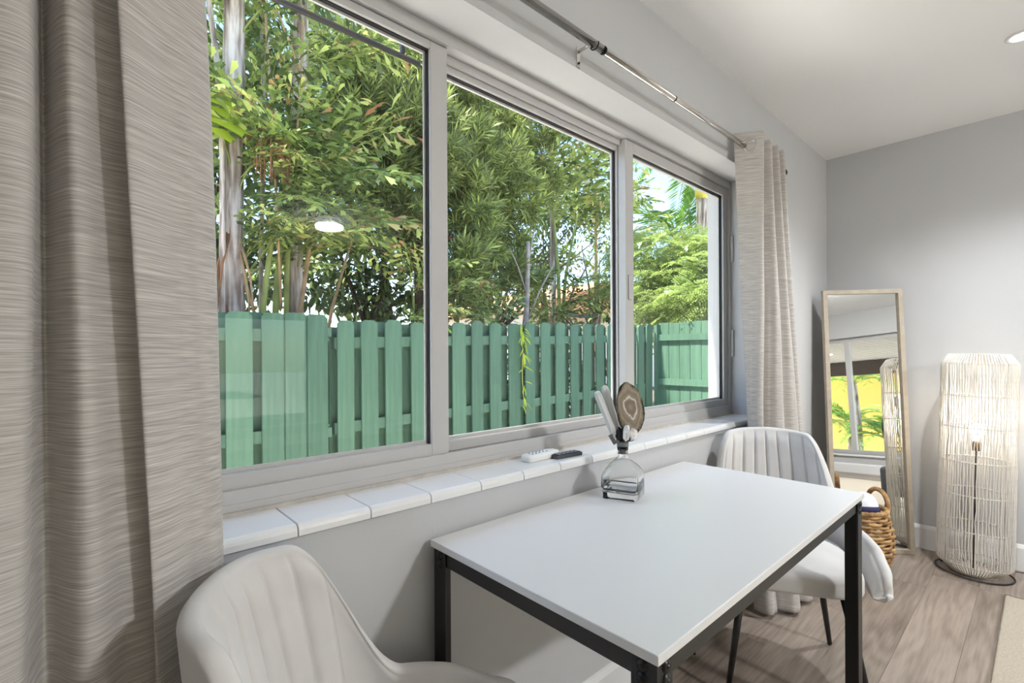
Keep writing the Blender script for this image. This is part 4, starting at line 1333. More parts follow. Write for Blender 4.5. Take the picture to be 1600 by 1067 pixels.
for i, x in enumerate(cxs):
    o = inst('board', fb[i % 3], fn, (x - 1.46, random.uniform(-0.004, 0.004), ztop(x) - GZ + random.uniform(-0.012, 0.012)))
    o.rotation_euler = (random.uniform(-0.006, 0.006), random.uniform(-0.007, 0.007), 0)
    if i < len(cxs) - 1:
        xm = (x + cxs[i + 1]) / 2
        inst('board', bk_b, fn, (xm - 1.46, 0.064, ztop(xm) - GZ - 0.015 + random.uniform(-0.012, 0.012)),
             (0, random.uniform(-0.006, 0.006), 0))
def rail(parent, x0, z0, x1, z1, yl, hh=0.085, th=0.038, ox=1.46):
    v = [(x0 - ox, yl, z0 - GZ), (x1 - ox, yl, z1 - GZ), (x1 - ox, yl + th, z1 - GZ), (x0 - ox, yl + th, z0 - GZ)]
    vs = v + [(a, b, c + hh) for a, b, c in v]
    MB().add(vs, [(0, 3, 2, 1), (4, 5, 6, 7), (0, 1, 5, 4), (1, 2, 6, 5), (2, 3, 7, 6), (3, 0, 4, 7)]).build('rail', 'fence_green', parent)
for dz in (-0.215, -0.865, -1.50):
    # two lengths, butted at a post
    rail(fn, 1.475, ztop(1.47) + dz, 3.42, ztop(3.42) + dz, 0.012)
    rail(fn, 3.425, ztop(3.42) + dz - 0.01, 5.86, ztop(5.86) + dz - 0.01, 0.012)
for x in (1.50, 3.42, 5.83):
    MB().box((x - 1.46 - 0.04, 0.076, 0), (x - 1.46 + 0.04, 0.15, ztop(x) - 0.05 - GZ)).build('post', 'fence_green', fn)

gt = empty('garden_gate', (0.2, FYY - 0.01, GZ))
tag(gt, 'green painted garden gate of wide dog-eared boards beside the palm trunks', 'gate')
gb = [board_mesh(wd, -LB, 0.0, 0.02) for wd in (0.165, 0.158, 0.150)]
gxs = [-2.95, -2.7, -2.45, -2.2, -1.95, -1.7, -1.45, -1.2, -0.98, -0.76, -0.54, -0.32, -0.10, 0.13, 0.36, 0.60, 0.825, 1.038, 1.184, 1.332]
for i, x in enumerate(gxs):
    inst('board', gb[i % 3], gt, (x - 0.2, 0, 1.474 - GZ + random.uniform(-0.006, 0.006)))
    if i < len(gxs) - 1:
        inst('board', gb[(i + 1) % 3], gt, ((x + gxs[i + 1]) / 2 - 0.2, 0.064, 1.468 - GZ + random.uniform(-0.008, 0.008)))
inst('board', gb[2], gt, (1.36 - 0.2, 0.064, 1.468 - GZ))
for dz in (-0.20, -0.90, -1.52):
    rail(gt, -3.05, 1.474 + dz, 1.430, 1.474 + dz, 0.012, ox=0.2)
for z in (1.345, 0.60):
    MB().box((1.412 - 0.2, -0.006, z - GZ - 0.035), (1.440 - 0.2, 0.011, z - GZ + 0.035)).build('hinge', 'fence_green', gt)

# side fence: flush boards with rails on the house side
FX = 5.95
fs_ = empty('side_fence', (FX, FYY, GZ))
tag(fs_, 'green painted side fence of flush boards with horizontal rails', 'fence')
sb = [board_mesh(wd, -1.9, 0.0, 0.018, 0.012) for wd in (0.145, 0.150, 0.140)]
yy = FYY - 0.02; i = 0
while yy > 1.3:
    o = inst('board', sb[i % 3], fs_, (0.05 + random.uniform(-0.004, 0.004), yy - FYY - 0.075, 1.575 - GZ + random.uniform(-0.006, 0.012)), (0, 0, PI / 2))
    yy -= 0.153; i += 1
for z in (1.335, 0.735, 0.1):
    MB().box((0.0, -2.25, z - GZ), (0.04, -0.03, z - GZ + 0.085)).build('rail', 'fence_green', fs_)
MB().box((-0.05, -0.045, 0), (0.04, 0.0, 1.55 - GZ)).build('post', 'fence_green', fs_)

# ------------------------------------------------------------------ foliage tools
def rot_to(d, roll=0.0):
    """3x3 with +X along d"""
    d = Vector(d).normalized()
    q = d.to_track_quat('X', 'Z')
    return np.array((q.to_matrix() @ Matrix.Rotation(roll, 3, 'X')))
def scatter(tv, tf, mats, locs):
    tv = np.asarray(tv, dtype=np.float64); tf = np.asarray(tf)
    mats = np.asarray(mats); locs = np.asarray(locs)
    V = np.einsum('mij,nj->mni', mats, tv) + locs[:, None, :]
    k = len(tv)
    F = tf[None] + (np.arange(len(mats)) * k)[:, None, None]
    return V.reshape(-1, 3), F.reshape(-1, 3)
def frames(dirs, rolls):
    """vectorised: 3x3 matrices whose X column is dirs"""
    d = dirs / np.linalg.norm(dirs, axis=1)[:, None]
    up = np.tile(np.array([0, 0, 1.0]), (len(d), 1))
    par = np.abs(d[:, 2]) > 0.98
    up[par] = (0, 1, 0)
    y = np.cross(up, d); y /= np.linalg.norm(y, axis=1)[:, None]
    z = np.cross(d, y)
    c, s = np.cos(rolls)[:, None], np.sin(rolls)[:, None]
    y2 = y * c + z * s; z2 = z * c - y * s
    return np.stack([d, y2, z2], axis=2)

FISH = ([(0, 0, 0), (0.30, 0.07, 0.015), (0.62, 0.15, 0.0), (0.82, 0.17, -0.05), (0.84, 0.07, -0.03), (1.08, 0.05, -0.12), (0.88, -0.05, -0.03), (0.84, -0.15, -0.06), (0.60, -0.12, 0.0), (0.30, -0.06, 0.015)],
        [(0, 1, 9), (1, 2, 8), (1, 8, 9), (2, 3, 4), (2, 4, 8), (4, 5, 6), (4, 6, 8), (6, 7, 8)])
OVAL = ([(0, 0, 0), (0.3, 0.2, 0.02), (0.7, 0.17, 0.0), (1, 0, -0.06), (0.7, -0.17, 0.0), (0.3, -0.2, 0.02)],
        [(0, 1, 5), (1, 2, 4), (1, 4, 5), (2, 3, 4)])
STRAP = ([(0, 0, 0), (0.45, 0.068, 0.02), (1, 0, -0.03), (0.45, -0.068, 0.02)], [(0, 1, 3), (1, 2, 3)])
LANCE = ([(0, 0, 0), (0.3, 0.09, 0.02), (0.7, 0.07, -0.01), (1, 0, -0.10), (0.7, -0.07, -0.01), (0.3, -0.09, 0.02)],
         [(0, 1, 5), (1, 2, 4), (1, 4, 5), (2, 3, 4)])

def tube_np(pts, r, seg=5):
    m = MB().tube(pts, r, seg, cap=False)
    F = []
    for f in m.f:
        F.append((f[0], f[1], f[2])); F.append((f[0], f[2], f[3]))
    return np.array(m.v), np.array(F)
def merge(parts):
    V = []; F = []; I = []; o = 0
    for v, f, mi in parts:
        V.append(v); F.append(f + o); I.append(np.full(len(f), mi)); o += len(v)
    return np.concatenate(V), np.concatenate(F), np.concatenate(I)

def fishtail_frond(seed, L=1.5, nb=9, leaf=0.15, mat='leaf_fishtail', bl=0.55):
    q = random.Random(seed)
    parts = []
    rach = []
    for i in range(14):
        t = i / 13
        rach.append(Vector((L * t * (1 - 0.10 * t), q.uniform(-0.01, 0.01), L * (0.42 * t - 0.50 * t * t))))
    v, f = tube_np(rach, [0.013 * (1 - 0.8 * i / 13) for i in range(14)], 5)
    parts.append((v, f, 1))
    md, ml = [], []
    sc_ = []
    for b_ in range(nb):
        t = 0.22 + 0.76 * b_ / (nb - 1)
        base = rach[min(12, int(t * 13))].lerp(rach[min(13, int(t * 13) + 1)], (t * 13) % 1)
        tang = (rach[min(13, int(t * 13) + 1)] - rach[max(0, int(t * 13) - 1)]).normalized()
        for side in (1, -1):
            sl = bl * (1 - 0.55 * abs(t - 0.35) / 0.65) * q.uniform(0.8, 1.1)
            d = (tang * 0.75 + Vector((0, side, 0)) * 0.9 + Vector((0, 0, q.uniform(-0.1, 0.2)))).normalized()
            bp = [base + d * (sl * k / 5) + Vector((0, 0, -0.22 * sl * (k / 5) ** 2)) for k in range(6)]
            v, f = tube_np(bp, [0.005 * (1 - 0.14 * k) for k in range(6)], 3)
            parts.append((v, f, 1))
            nl = max(4, int(sl / 0.062))
            for k in range(nl):
                tt = (k + 0.7) / nl
                pos = base + d * (sl * tt) + Vector((0, 0, -0.22 * sl * tt * tt))
                s2 = 1 if k % 2 == 0 else -1
                perp = Vector((-d.y, d.x, 0)).normalized() * s2
                dd = d * 0.8 + perp * (0.75 if k < nl - 1 else 0.0) + Vector((0, 0, q.uniform(-0.55, 0.05)))
                md.append(dd); ml.append(pos); sc_.append(leaf * q.uniform(0.7, 1.25))
    mats = frames(np.array([tuple(a) for a in md]), np.array([q.uniform(-0.7, 0.7) for _ in md])) * np.array(sc_)[:, None, None]
    v, f = scatter(FISH[0], FISH[1], mats, np.array([tuple(a) for a in ml]))
    parts.append((v, f, 0))
    V, F, I = merge(parts)
    return np_mesh('frond', V, F, [mat, 'cane_green'], I)
FR = [fishtail_frond(20 + i, L=1.25 + 0.15 * (i % 3), leaf=0.160 + 0.014 * (i % 3)) for i in range(5)]
FR_LIME = fishtail_frond(40, L=0.75, nb=4, leaf=0.24, mat='leaf_lime', bl=0.22)

def palm_frond(seed, L=1.9, n_=34, mat='leaf_palm', lw=0.42, arch=0.75):
    q = random.Random(seed)
    rach = [Vector((L * t * (1 - 0.18 * t), 0, L * (0.62 * t - arch * t * t))) for t in np.linspace(0, 1, 16)]
    parts = []
    v, f = tube_np(rach, [0.018 * (1 - 0.85 * i / 15) for i in range(16)], 5)
    parts.append((v, f, 1))
    md, ml, sc_ = [], [], []
    for k in range(n_):
        t = 0.16 + 0.83 * k / (n_ - 1)
        i = min(14, int(t * 15)); base = rach[i].lerp(rach[i + 1], t * 15 - i)
        tang = (rach[i + 1] - rach[i]).normalized()
        for side in (1, -1):
            md.append(tang * 0.75 + Vector((0, side * 0.9, 0)) + Vector((0, 0, q.uniform(-0.25, 0.15))))
            ml.append(base); sc_.append(lw * (1 - 0.6 * abs(t - 0.45)) * q.uniform(0.85, 1.1))
    mats = frames(np.array([tuple(a) for a in md]), np.array([q.uniform(-0.4, 0.4) for _ in md])) * np.array(sc_)[:, None, None]
    v, f = scatter(STRAP[0], STRAP[1], mats, np.array([tuple(a) for a in ml]))
    parts.append((v, f, 0))
    V, F, I = merge(parts)
    return np_mesh('frond', V, F, [mat, 'cane_green'], I)
PF = [palm_frond(60 + i) for i in range(3)]

def trunk(name, parent, pts, radii, mat, seg=12):
    # slightly lumpy tube
    P = []
    n_ = max(10, 3 * len(pts))
    rr = []
    for i in range(n_ + 1):
        t = i / n_ * (len(pts) - 1)
        P.append(catmull([tuple(p_) for p_ in pts], t))
        k = min(int(t), len(pts) - 2)
        rr.append((radii[k] * (1 - (t - k)) + radii[k + 1] * (t - k)) * random.uniform(0.95, 1.05))
    return MB().tube(P, rr, seg).build(name, mat, parent)

def at(px, Y):
    """plan X of image column px on the plane y = Y (taken from what stands on it)"""
    s = (px - 800) / 758
    return Y * (0.673 + 0.74 * s) / (0.74 - 0.673 * s)
def zat(px, py, Y):
    s = (px - 800) / 758
    return CH + (Y / (0.74 - 0.673 * s)) * (550 - py) / 758

# ------------------------------------------------------------------ fishtail palms
def fishtail_palm(x, y, label, stems, fronds, seed, extra=()):
    t = empty('fishtail_palm', (x, y, GZ))
    tag(t, label, 'palm tree', 'fishtail palms behind the fence')
    for (pts, radii, mat) in stems:
        trunk('stem', t, pts, radii, mat)
    q = random.Random(seed)
    for (fx, fy, fz, yaw, pitch, s) in fronds:
        o = inst('frond', q.choice(FR), t, (fx, fy, fz), (q.uniform(-0.4, 0.4), -pitch, yaw), (s, s, s))
    return t
def ring_fronds(n_, seed, zr, ang=(-PI, PI), rad=0.05, s=(0.7, 1.05), pitch=(0.1, 0.9), off=(0, 0)):
    q = random.Random(seed)
    out = []
    for i in range(n_):
        a = q.uniform(*ang)
        out.append((off[0] + rad * math.cos(a), off[1] + rad * math.sin(a), q.uniform(*zr), a, q.uniform(*pitch), q.uniform(*s)))
    return out
x1, y1 = at(368, 4.25), 4.25
fp1 = fishtail_palm(x1, y1, 'fishtail palm with a thick pale fibrous trunk nearest the fence gate',
    [([(0.02, 0, 0), (0.0, 0, 1.2), (-0.02, 0, 2.2), (0.0, 0.03, 3.3), (0.02, 0, 5.2)], [0.115, 0.10, 0.085, 0.08, 0.07], 'palm_bark'),
     ([(0.14, -0.1, 0), (0.16, -0.12, 1.4), (0.18, -0.12, 2.0), (0.32, -0.1, 2.9), (0.55, 0, 3.6)], [0.028, 0.026, 0.022, 0.016, 0.010], 'cane_green'),
     ([(-0.16, -0.08, 0), (-0.12, -0.12, 1.7), (-0.10, -0.05, 3.4), (-0.22, 0, 4.6)], [0.03, 0.024, 0.022, 0.016], 'palm_bark')],
    ring_fronds(12, 1, (2.0, 4.4), (-0.7, 1.2), s=(0.6, 0.95)) + ring_fronds(12, 14, (2.0, 4.4), (2.3, 3.9), s=(0.55, 0.9)) + ring_fronds(5, 15, (2.2, 2.9), (-2.2, -0.8), s=(0.4, 0.6))
    + ring_fronds(10, 2, (4.4, 5.2), s=(0.8, 1.1)), 3)
# dry strips hanging from the trunk and an old flower stalk
for i in range(9):
    a = random.uniform(-2.6, -0.4)
    z0 = random.uniform(1.9, 2.5)
    p0 = Vector((0.08 * math.cos(a), 0.08 * math.sin(a), z0))
    MB().tube([p0, p0 + Vector((0.10 * math.cos(a), 0.10 * math.sin(a), -0.25)), p0 + Vector((0.16 * math.cos(a), 0.16 * math.sin(a), -0.6))], [0.012, 0.009, 0.003], 5).build('dry_sheath', 'dry_brown' if i % 2 else 'cane_tan', fp1)
def flower_stalk(parent, base, seed):
    q = random.Random(seed)
    b_ = MB(); base = Vector(base)
    b_.tube([base, base + Vector((0.08, -0.12, 0.10)), base + Vector((0.16, -0.22, 0.04))], 0.014, 7)
    tip = base + Vector((0.16, -0.22, 0.04))
    for i in range(34):
        d = Vector((q.uniform(-0.13, 0.13), q.uniform(-0.10, 0.10), 0))
        b_.tube([tip, tip + d * 0.8 + Vector((0, 0, -0.06)), tip + d + Vector((0, 0, -0.22 - q.uniform(0, 0.16)))], [0.006, 0.005, 0.004], 4)
    b_.build('fruit_stalk', 'dry_brown', parent)
flower_stalk(fp1, (0.05, -0.05, 3.18), 3)
YL = 3.98
xl = at(312, YL)
lf = empty('young_palm', (xl, YL, GZ))
tag(lf, 'young palm with large lime green leaves in front of the pale palm trunk', 'palm')
trunk('stem', lf, [(0, 0, 0), (0, 0.0, 1.6), (0.0, 0.0, 3.0)], [0.018, 0.014, 0.008], 'cane_green')
lime_me = np_mesh('leaf', np.array(FISH[0]), np.array(FISH[1]), ['leaf_lime'])
for i, (py, sx_, tilt, yw) in enumerate(((132, 0.26, -0.10, 0.1), (150, 0.25, 0.0, -0.2), (158, 0.32, 0.12, 0.05), (172, 0.24, -0.05, 0.3), (178, 0.33, 0.10, -0.1), (192, 0.26, 0.05, 0.2), (112, 0.2, -0.15, 0.0))):
    o = inst('leaf', lime_me, lf, (0.0, 0, zat(312, py, YL) - GZ), (R(60) + 0.2 * (i % 3 - 1), tilt, yw), (sx_, sx_ * 1.1, sx_))

x2, y2 = at(462, 4.45), 4.45
fp2 = fishtail_palm(x2, y2, 'clumping fishtail palm with yellow green canes beside the picket fence end',
    [([(0.03, 0, 0), (0.0, 0, 1.5), (-0.01, 0, 2.4), (0.04, 0, 3.6), (0.08, 0, 5.4)], [0.10, 0.085, 0.075, 0.07, 0.06], 'palm_bark'),
     ([(-0.22, -0.08, 0), (-0.20, -0.1, 1.6), (-0.16, -0.1, 2.3), (0.0, -0.1, 3.0), (0.2, -0.1, 3.5)], [0.032, 0.028, 0.022, 0.015, 0.01], 'cane_green'),
     ([(-0.12, -0.14, 0), (-0.12, -0.14, 1.8), (-0.10, -0.14, 2.6), (-0.08, -0.1, 3.6)], [0.026, 0.024, 0.02, 0.012], 'cane_green'),
     ([(-0.05, -0.16, 0), (-0.06, -0.18, 1.5), (0.02, -0.2, 2.2), (0.12, -0.2, 2.9)], [0.028, 0.024, 0.018, 0.012], 'cane_tan'),
     ([(-0.30, 0.0, 0), (-0.28, 0.0, 2.0), (-0.25, 0, 3.8), (-0.3, 0, 5.0)], [0.020, 0.018, 0.016, 0.012], 'bark_pale'),
     ([(0.25, 0.0, 0), (0.28, 0.0, 1.6), (0.40, 0, 2.2), (0.55, 0, 2.7)], [0.018, 0.016, 0.012, 0.010], 'cane_tan')],
    ring_fronds(14, 5, (2.3, 4.6), (-0.9, 1.0), s=(0.6, 0.95)) + ring_fronds(10, 17, (2.4, 4.6), (2.2, 4.0), s=(0.55, 0.85)) + ring_fronds(7, 18, (2.3, 3.4), (-2.2, -0.8), s=(0.4, 0.6)) + ring_fronds(10, 6, (4.4, 5.4), s=(0.8, 1.15))
    + ring_fronds(7, 16, (2.0, 2.9), (-1.6, 0.3), s=(0.45, 0.7), pitch=(0.3, 0.8)), 7)
# bare dead canes between the palms
for i, (px0, py0, px1, py1) in enumerate(((418, 20, 440, 480), (476, 30, 462, 260), (438, 20, 470, 110))):
    xa, xb = at(px0, 4.1), at(px1, 4.1)
    b_ = MB().tube([(xa - x2, 4.1 - y2, zat(px0, py0, 4.1) - GZ), ((xa + xb) / 2 - x2 + 0.01, 4.1 - y2, (zat(px0, py0, 4.1) + zat(px1, py1, 4.1)) / 2 - GZ), (xb - x2, 4.1 - y2, zat(px1, py1, 4.1) - GZ)], 0.010, 6)
    b_.build('dead_cane', 'cane_tan', fp2)

x3, y3 = at(862, 5.6), 5.6
fp3 = fishtail_palm(x3, y3, 'slender fishtail palm with open crown standing before the orange roof',
    [([(0, 0, 0), (0.0, 0, 1.5), (0.05, 0, 3.2), (0.0, 0, 4.9)], [0.075, 0.07, 0.05, 0.035], 'palm_bark'),
     ([(0.05, -0.1, 0), (0.08, -0.1, 2.4), (0.02, -0.1, 3.3), (-0.12, -0.1, 4.3)], [0.04, 0.035, 0.026, 0.014], 'cane_green'),
     ([(0.12, -0.05, 0), (0.2, -0.1, 2.4), (0.36, -0.1, 3.2), (0.6, -0.1, 4.0)], [0.034, 0.03, 0.022, 0.012], 'cane_green'),
     ([(0.2, -0.05, 0), (0.3, -0.1, 2.2), (0.7, -0.1, 2.9), (1.2, -0.1, 3.5)], [0.028, 0.024, 0.016, 0.010], 'bark_pale')],
    ring_fronds(22, 8, (3.6, 5.1), (-PI, PI), s=(0.9, 1.3), pitch=(0.2, 1.0)) + ring_fronds(9, 9, (1.6, 2.6), (-PI, 0.3), s=(0.55, 0.8), pitch=(0.3, 0.9)), 10)
x4, y4 = at(930, 6.3), 6.3
fp4 = fishtail_palm(x4, y4, 'pale green fishtail palm reaching into the blue sky beside the mullion',
    [([(0, 0, 0), (0.02, 0, 1.6), (0.05, 0, 3.4), (0.02, 0, 5.0)], [0.05, 0.045, 0.035, 0.025], 'cane_tan')],
    ring_fronds(15, 12, (3.2, 5.0), (-PI, PI), s=(0.8, 1.2), pitch=(0.2, 1.0)), 13)

# young fishtail shoots rising behind the fence
for k, (px, Y, h, n_, lab) in enumerate(((640, 4.2, 2.1, 5, 'young palm shoot with long arching leaf below the podocarpus'),
                                         (762, 4.3, 1.9, 4, 'young palm shoot behind the green pickets left of the grey trunk'))):
    X = at(px, Y)
    t = empty('palm_shoot', (X, Y, GZ))
    tag(t, lab, 'palm')
    trunk('stem', t, [(0, 0, 0), (0.02, 0, 1.0), (0.05, 0, h)], [0.02, 0.016, 0.010], 'cane_green')
    q = random.Random(70 + k)
    for i in range(n_):
        inst('frond', FR[i % 5], t, (0.03, 0, h - 0.15 * i), (q.uniform(-0.4, 0.4), -q.uniform(0.4, 0.95), q.uniform(-2.6, 0.3)), (0.55, 0.55, 0.55))

# ------------------------------------------------------------------ podocarpus trees (narrow leaves in tufts)
def sprig_template(seed, n_=24, L=0.20, leaf=0.085):
    q = random.Random(seed)
    md, ml, sc_ = [], [], []
    for i in range(n_):
        t = (i + 0.5) / n_
        a = i * 2.4
        open_ = 1.08 - 0.58 * t
        md.append((math.cos(open_), math.sin(open_) * math.cos(a), math.sin(open_) * math.sin(a)))
        ml.append((L * t, 0, 0)); sc_.append(leaf * q.uniform(0.8, 1.15))
    mats = frames(np.array(md), np.array([q.uniform(-0.5, 0.5) for _ in md])) * np.array(sc_)[:, None, None]
    V, F = scatter(STRAP[0], STRAP[1], mats, np.array(ml))
    return V, F
SPR = [sprig_template(1, 18, 0.17, 0.130), sprig_template(2, 15, 0.13, 0.120), sprig_template(3, 21, 0.21, 0.135)]
def tufted_tree(name, label, base, puffs, seed, trunk_pts, trunk_r, mat='leaf_podo', bark='bark_dark', dens=300, group=None, cat='tree', branch=True):
    t = empty(name, base)
    tag(t, label, cat, group)
    trunk('trunk', t, trunk_pts, trunk_r, bark)
    g = np.random.default_rng(seed)
    parts = []
    for (cx, cy, cz, rx, ry, rz) in puffs:
        nc = max(6, int(dens * (rx * ry + ry * rz + rx * rz) / 0.75 / 7))
        d = g.normal(size=(nc, 3))
        d /= np.linalg.norm(d, axis=1)[:, None]
        d[:, 1] -= 0.25                           # a bit fuller towards the light of the garden path
        d /= np.linalg.norm(d, axis=1)[:, None]
        rad = g.uniform(0.70, 1.08, nc)[:, None]
        cen = np.array([cx, cy, cz]) + d * rad * np.array([rx, ry, rz])
        n_ = nc * 7                               # seven sprigs burst out of every twig end
        pos = np.repeat(cen, 7, axis=0) + g.normal(size=(n_, 3)) * 0.035
        dirs = np.repeat(d, 7, axis=0) * 0.7 + np.array([0, 0, 0.55]) + g.normal(size=(n_, 3)) * 0.5
        mats = frames(dirs, g.uniform(0, 6.28, n_)) * g.uniform(0.85, 1.25, n_)[:, None, None]
        for k in range(3):
            s_ = slice(k, None, 3)
            v, f = scatter(SPR[k][0], SPR[k][1], mats[s_], pos[s_])
            parts.append((v, f, 0))
    V, F, I = merge(parts)
    o = bpy.data.objects.new('foliage', np_mesh('foliage', V, F, [mat])); link(o, t); o['kind'] = 'stuff'
    if branch:
        tp = Vector(trunk_pts[min(2, len(trunk_pts) - 1)])
        for (cx, cy, cz, rx, ry, rz) in puffs:
            c = Vector((cx, cy, cz)); st = Vector((tp.x, tp.y, min(tp.z, cz - 0.2)))
            MB().tube([st, st.lerp(c, 0.5) + Vector((0, 0, 0.1)), c], [0.03, 0.02, 0.010], 6).build('branch', bark, t)
    return t
def puffs_px(lst, X0, Y0):
    """(px, py, Y, r) -> ellipsoid puffs relative to (X0, Y0, GZ)"""
    out = []
    for px, py, Y, r in lst:
        out.append((at(px, Y) - X0, Y - Y0, zat(px, py, Y) - GZ, r, r * 0.8, r * 0.85))
    return out
px_, py_ = at(655, 5.4), 5.4
tufted_tree('podocarpus_tree', 'bright green podocarpus tree with narrow leaves beside the fishtail palms', (px_, py_, GZ),
    puffs_px([(655, 110, 5.0, 0.42), (630, 190, 4.8, 0.42), (580, 215, 4.9, 0.40), (660, 240, 4.6, 0.36), (600, 280, 4.8, 0.36), (545, 150, 5.3, 0.4), (650, 310, 4.7, 0.32), (560, 300, 5.2, 0.34),
              (600, 120, 5.5, 0.45), (690, 170, 5.2, 0.42), (560, 60, 5.8, 0.40), (620, 60, 5.8, 0.5), (690, 280, 5.1, 0.4), (620, 340, 5.0, 0.34), (672, 190, 4.6, 0.3)], px_, py_), 21,
    [(0, 0, 0), (0.05, 0, 1.4), (0.0, 0, 2.6), (0.05, 0, 4.4)], [0.09, 0.08, 0.06, 0.03])
px2, py2 = at(752, 5.2), 5.2
tufted_tree('podocarpus_tree', 'broad podocarpus tree with soft needle-like leaves behind the middle pane', (px2, py2, GZ),
    puffs_px([(735, 150, 5.0, 0.36), (722, 235, 4.8, 0.40), (790, 205, 5.2, 0.38), (770, 265, 4.9, 0.38), (722, 320, 4.7, 0.36), (800, 310, 4.9, 0.36), (750, 370, 4.7, 0.32), (720, 420, 4.6, 0.28),
              (830, 240, 5.4, 0.34), (790, 160, 5.6, 0.4), (735, 455, 4.6, 0.26), (850, 290, 5.4, 0.3), (725, 180, 5.3, 0.45), (760, 120, 5.6, 0.5), (820, 185, 5.7, 0.42), (760, 330, 5.2, 0.42), (800, 365, 5.2, 0.32), (715, 375, 5.0, 0.36), (760, 445, 5.0, 0.32), (815, 455, 5.3, 0.26), (780, 420, 5.0, 0.28), (690, 400, 4.8, 0.3)], px2, py2), 22,
    [(0, 0, 0), (-0.03, 0, 1.4), (0.0, 0, 2.6), (0.05, 0, 4.2)], [0.07, 0.065, 0.05, 0.025])
t = empty('slender_tree', (at(822, 4.6), 4.6, GZ))
tag(t, 'slender bare grey trunk with thin forked twigs behind the green pickets', 'tree')
trunk('trunk', t, [(-0.08, 0, 0), (-0.04, 0, 1.5), (0.02, 0, 2.2), (0.05, 0, 3.0)], [0.055, 0.05, 0.035, 0.025], 'bark_pale')
for (a, b) in (((0.0, 0, 1.9), (0.45, -0.1, 2.75)), ((0.02, 0, 2.3), (-0.3, 0, 2.9)), ((0.03, 0, 2.6), (0.3, 0.1, 3.3))):
    MB().tube([a, Vector(a).lerp(Vector(b), 0.5) + Vector((0, 0, 0.05)), b], [0.014, 0.011, 0.006], 6).build('twig', 'bark_pale', t)

# ------------------------------------------------------------------ broadleaf trees and shrubs
def leafy(name, label, base, blobs, seed, mat, leaf=0.10, dens=900, tpl=OVAL, trunk_pts=None, trunk_r=None, bark='bark_dark', cat='tree', group=None, droop=0.3, shell=0.55):
    t = empty(name, base)
    tag(t, label, cat, group)
    if trunk_pts: trunk('trunk', t, trunk_pts, trunk_r, bark)
    g = np.random.default_rng(seed)
    parts = []
    for (cx, cy, cz, rx, ry, rz) in blobs:
        n_ = int(dens * (rx * ry + ry * rz + rx * rz))
        d = g.normal(size=(n_, 3)); d /= np.linalg.norm(d, axis=1)[:, None]
        rad = g.uniform(shell, 1.0, n_)[:, None]
        pos = np.array([cx, cy, cz]) + d * rad * np.array([rx, ry, rz]) * (1 + 0.2 * np.sin(6 * d[:, :1] + 4 * d[:, 1:2] + cz))
        dirs = d * 0.7 + g.normal(size=(n_, 3)) * 0.6 - np.array([0, 0, droop])
        mats = frames(dirs, g.normal(size=n_) * 0.6) * (leaf * g.uniform(0.6, 1.25, n_))[:, None, None]
        v, f = scatter(tpl[0], tpl[1], mats, pos)
        parts.append((v, f, 0))
    V, F, I = merge(parts)
    o = bpy.data.objects.new('foliage', np_mesh('foliage', V, F, [mat])); link(o, t); o['kind'] = 'stuff'
    if trunk_pts:
        tp = Vector(trunk_pts[-1])
        for (cx, cy, cz, rx, ry, rz) in blobs:
            c = Vector((cx, cy, cz)); st = Vector((tp.x, tp.y, min(tp.z, max(0.8, cz - 0.5))))
            MB().tube([st, st.lerp(c, 0.55) + Vector((0, 0, 0.12)), c], [0.03, 0.02, 0.008], 6).build('branch', bark, t)
    return t
def mk(px, Y): return (at(px, Y), Y, GZ)
b0 = mk(575, 5.8)
leafy('leafy_shrub', 'dark leafy shrub with oval leaves below the podocarpus and behind the fence', b0,
      puffs_px([(520, 400, 5.6, 0.42), (570, 360, 5.8, 0.4), (620, 400, 5.5, 0.36), (660, 450, 5.4, 0.36), (560, 450, 5.9, 0.42), (600, 470, 5.6, 0.34), (500, 330, 6.0, 0.45), (640, 360, 5.9, 0.4)], b0[0], b0[1]), 31, 'leaf_broad', 0.11, 900,
      trunk_pts=[(0, 0, 0), (0.05, 0, 0.9), (0.0, 0, 1.8)], trunk_r=[0.06, 0.05, 0.035])
b0 = mk(655, 4.9)
leafy('cordyline_shrub', 'shrub with long upright green and reddish leaves below the podocarpus', b0,
      puffs_px([(655, 330, 4.7, 0.26), (668, 360, 4.6, 0.22), (640, 350, 4.8, 0.22)], b0[0], b0[1]), 32, 'leaf_red', 0.16, 300, LANCE,
      trunk_pts=[(0, 0, 0), (0.0, 0, 1.2), (0.02, 0, 2.0)], trunk_r=[0.03, 0.025, 0.018], cat='shrub', droop=-0.4)
b0 = mk(930, 5.4)
leafy('sunny_shrub', 'yellow green sunlit shrub growing in front of the orange roof', b0,
      puffs_px([(938, 405, 5.3, 0.34), (910, 385, 5.4, 0.28), (950, 440, 5.3, 0.26), (930, 440, 5.2, 0.2)], b0[0], b0[1]), 33, 'leaf_yellow', 0.13, 430, LANCE,
      trunk_pts=[(0, 0, 0), (0.0, 0, 1.1), (0.04, 0, 1.7)], trunk_r=[0.03, 0.025, 0.02], bark='bark_pale', cat='shrub')
b0 = mk(770, 6.2)
leafy('leafy_shrub', 'dense leafy shrub behind the slender grey trunk and the pickets', b0,
      puffs_px([(705, 470, 6.0, 0.36), (745, 455, 6.2, 0.4), (785, 470, 6.3, 0.36), (820, 450, 6.5, 0.4), (840, 485, 6.5, 0.3), (800, 400, 6.8, 0.45), (850, 400, 7.0, 0.4), (880, 350, 7.4, 0.5), (915, 330, 7.6, 0.5), (940, 370, 7.6, 0.4), (840, 330, 7.2, 0.5)], b0[0], b0[1]), 35, 'leaf_broad', 0.12, 620,
      trunk_pts=[(0, 0, 0), (0.05, 0, 0.9), (0.0, 0, 1.8)], trunk_r=[0.06, 0.05, 0.035])
b0 = mk(960, 4.5)
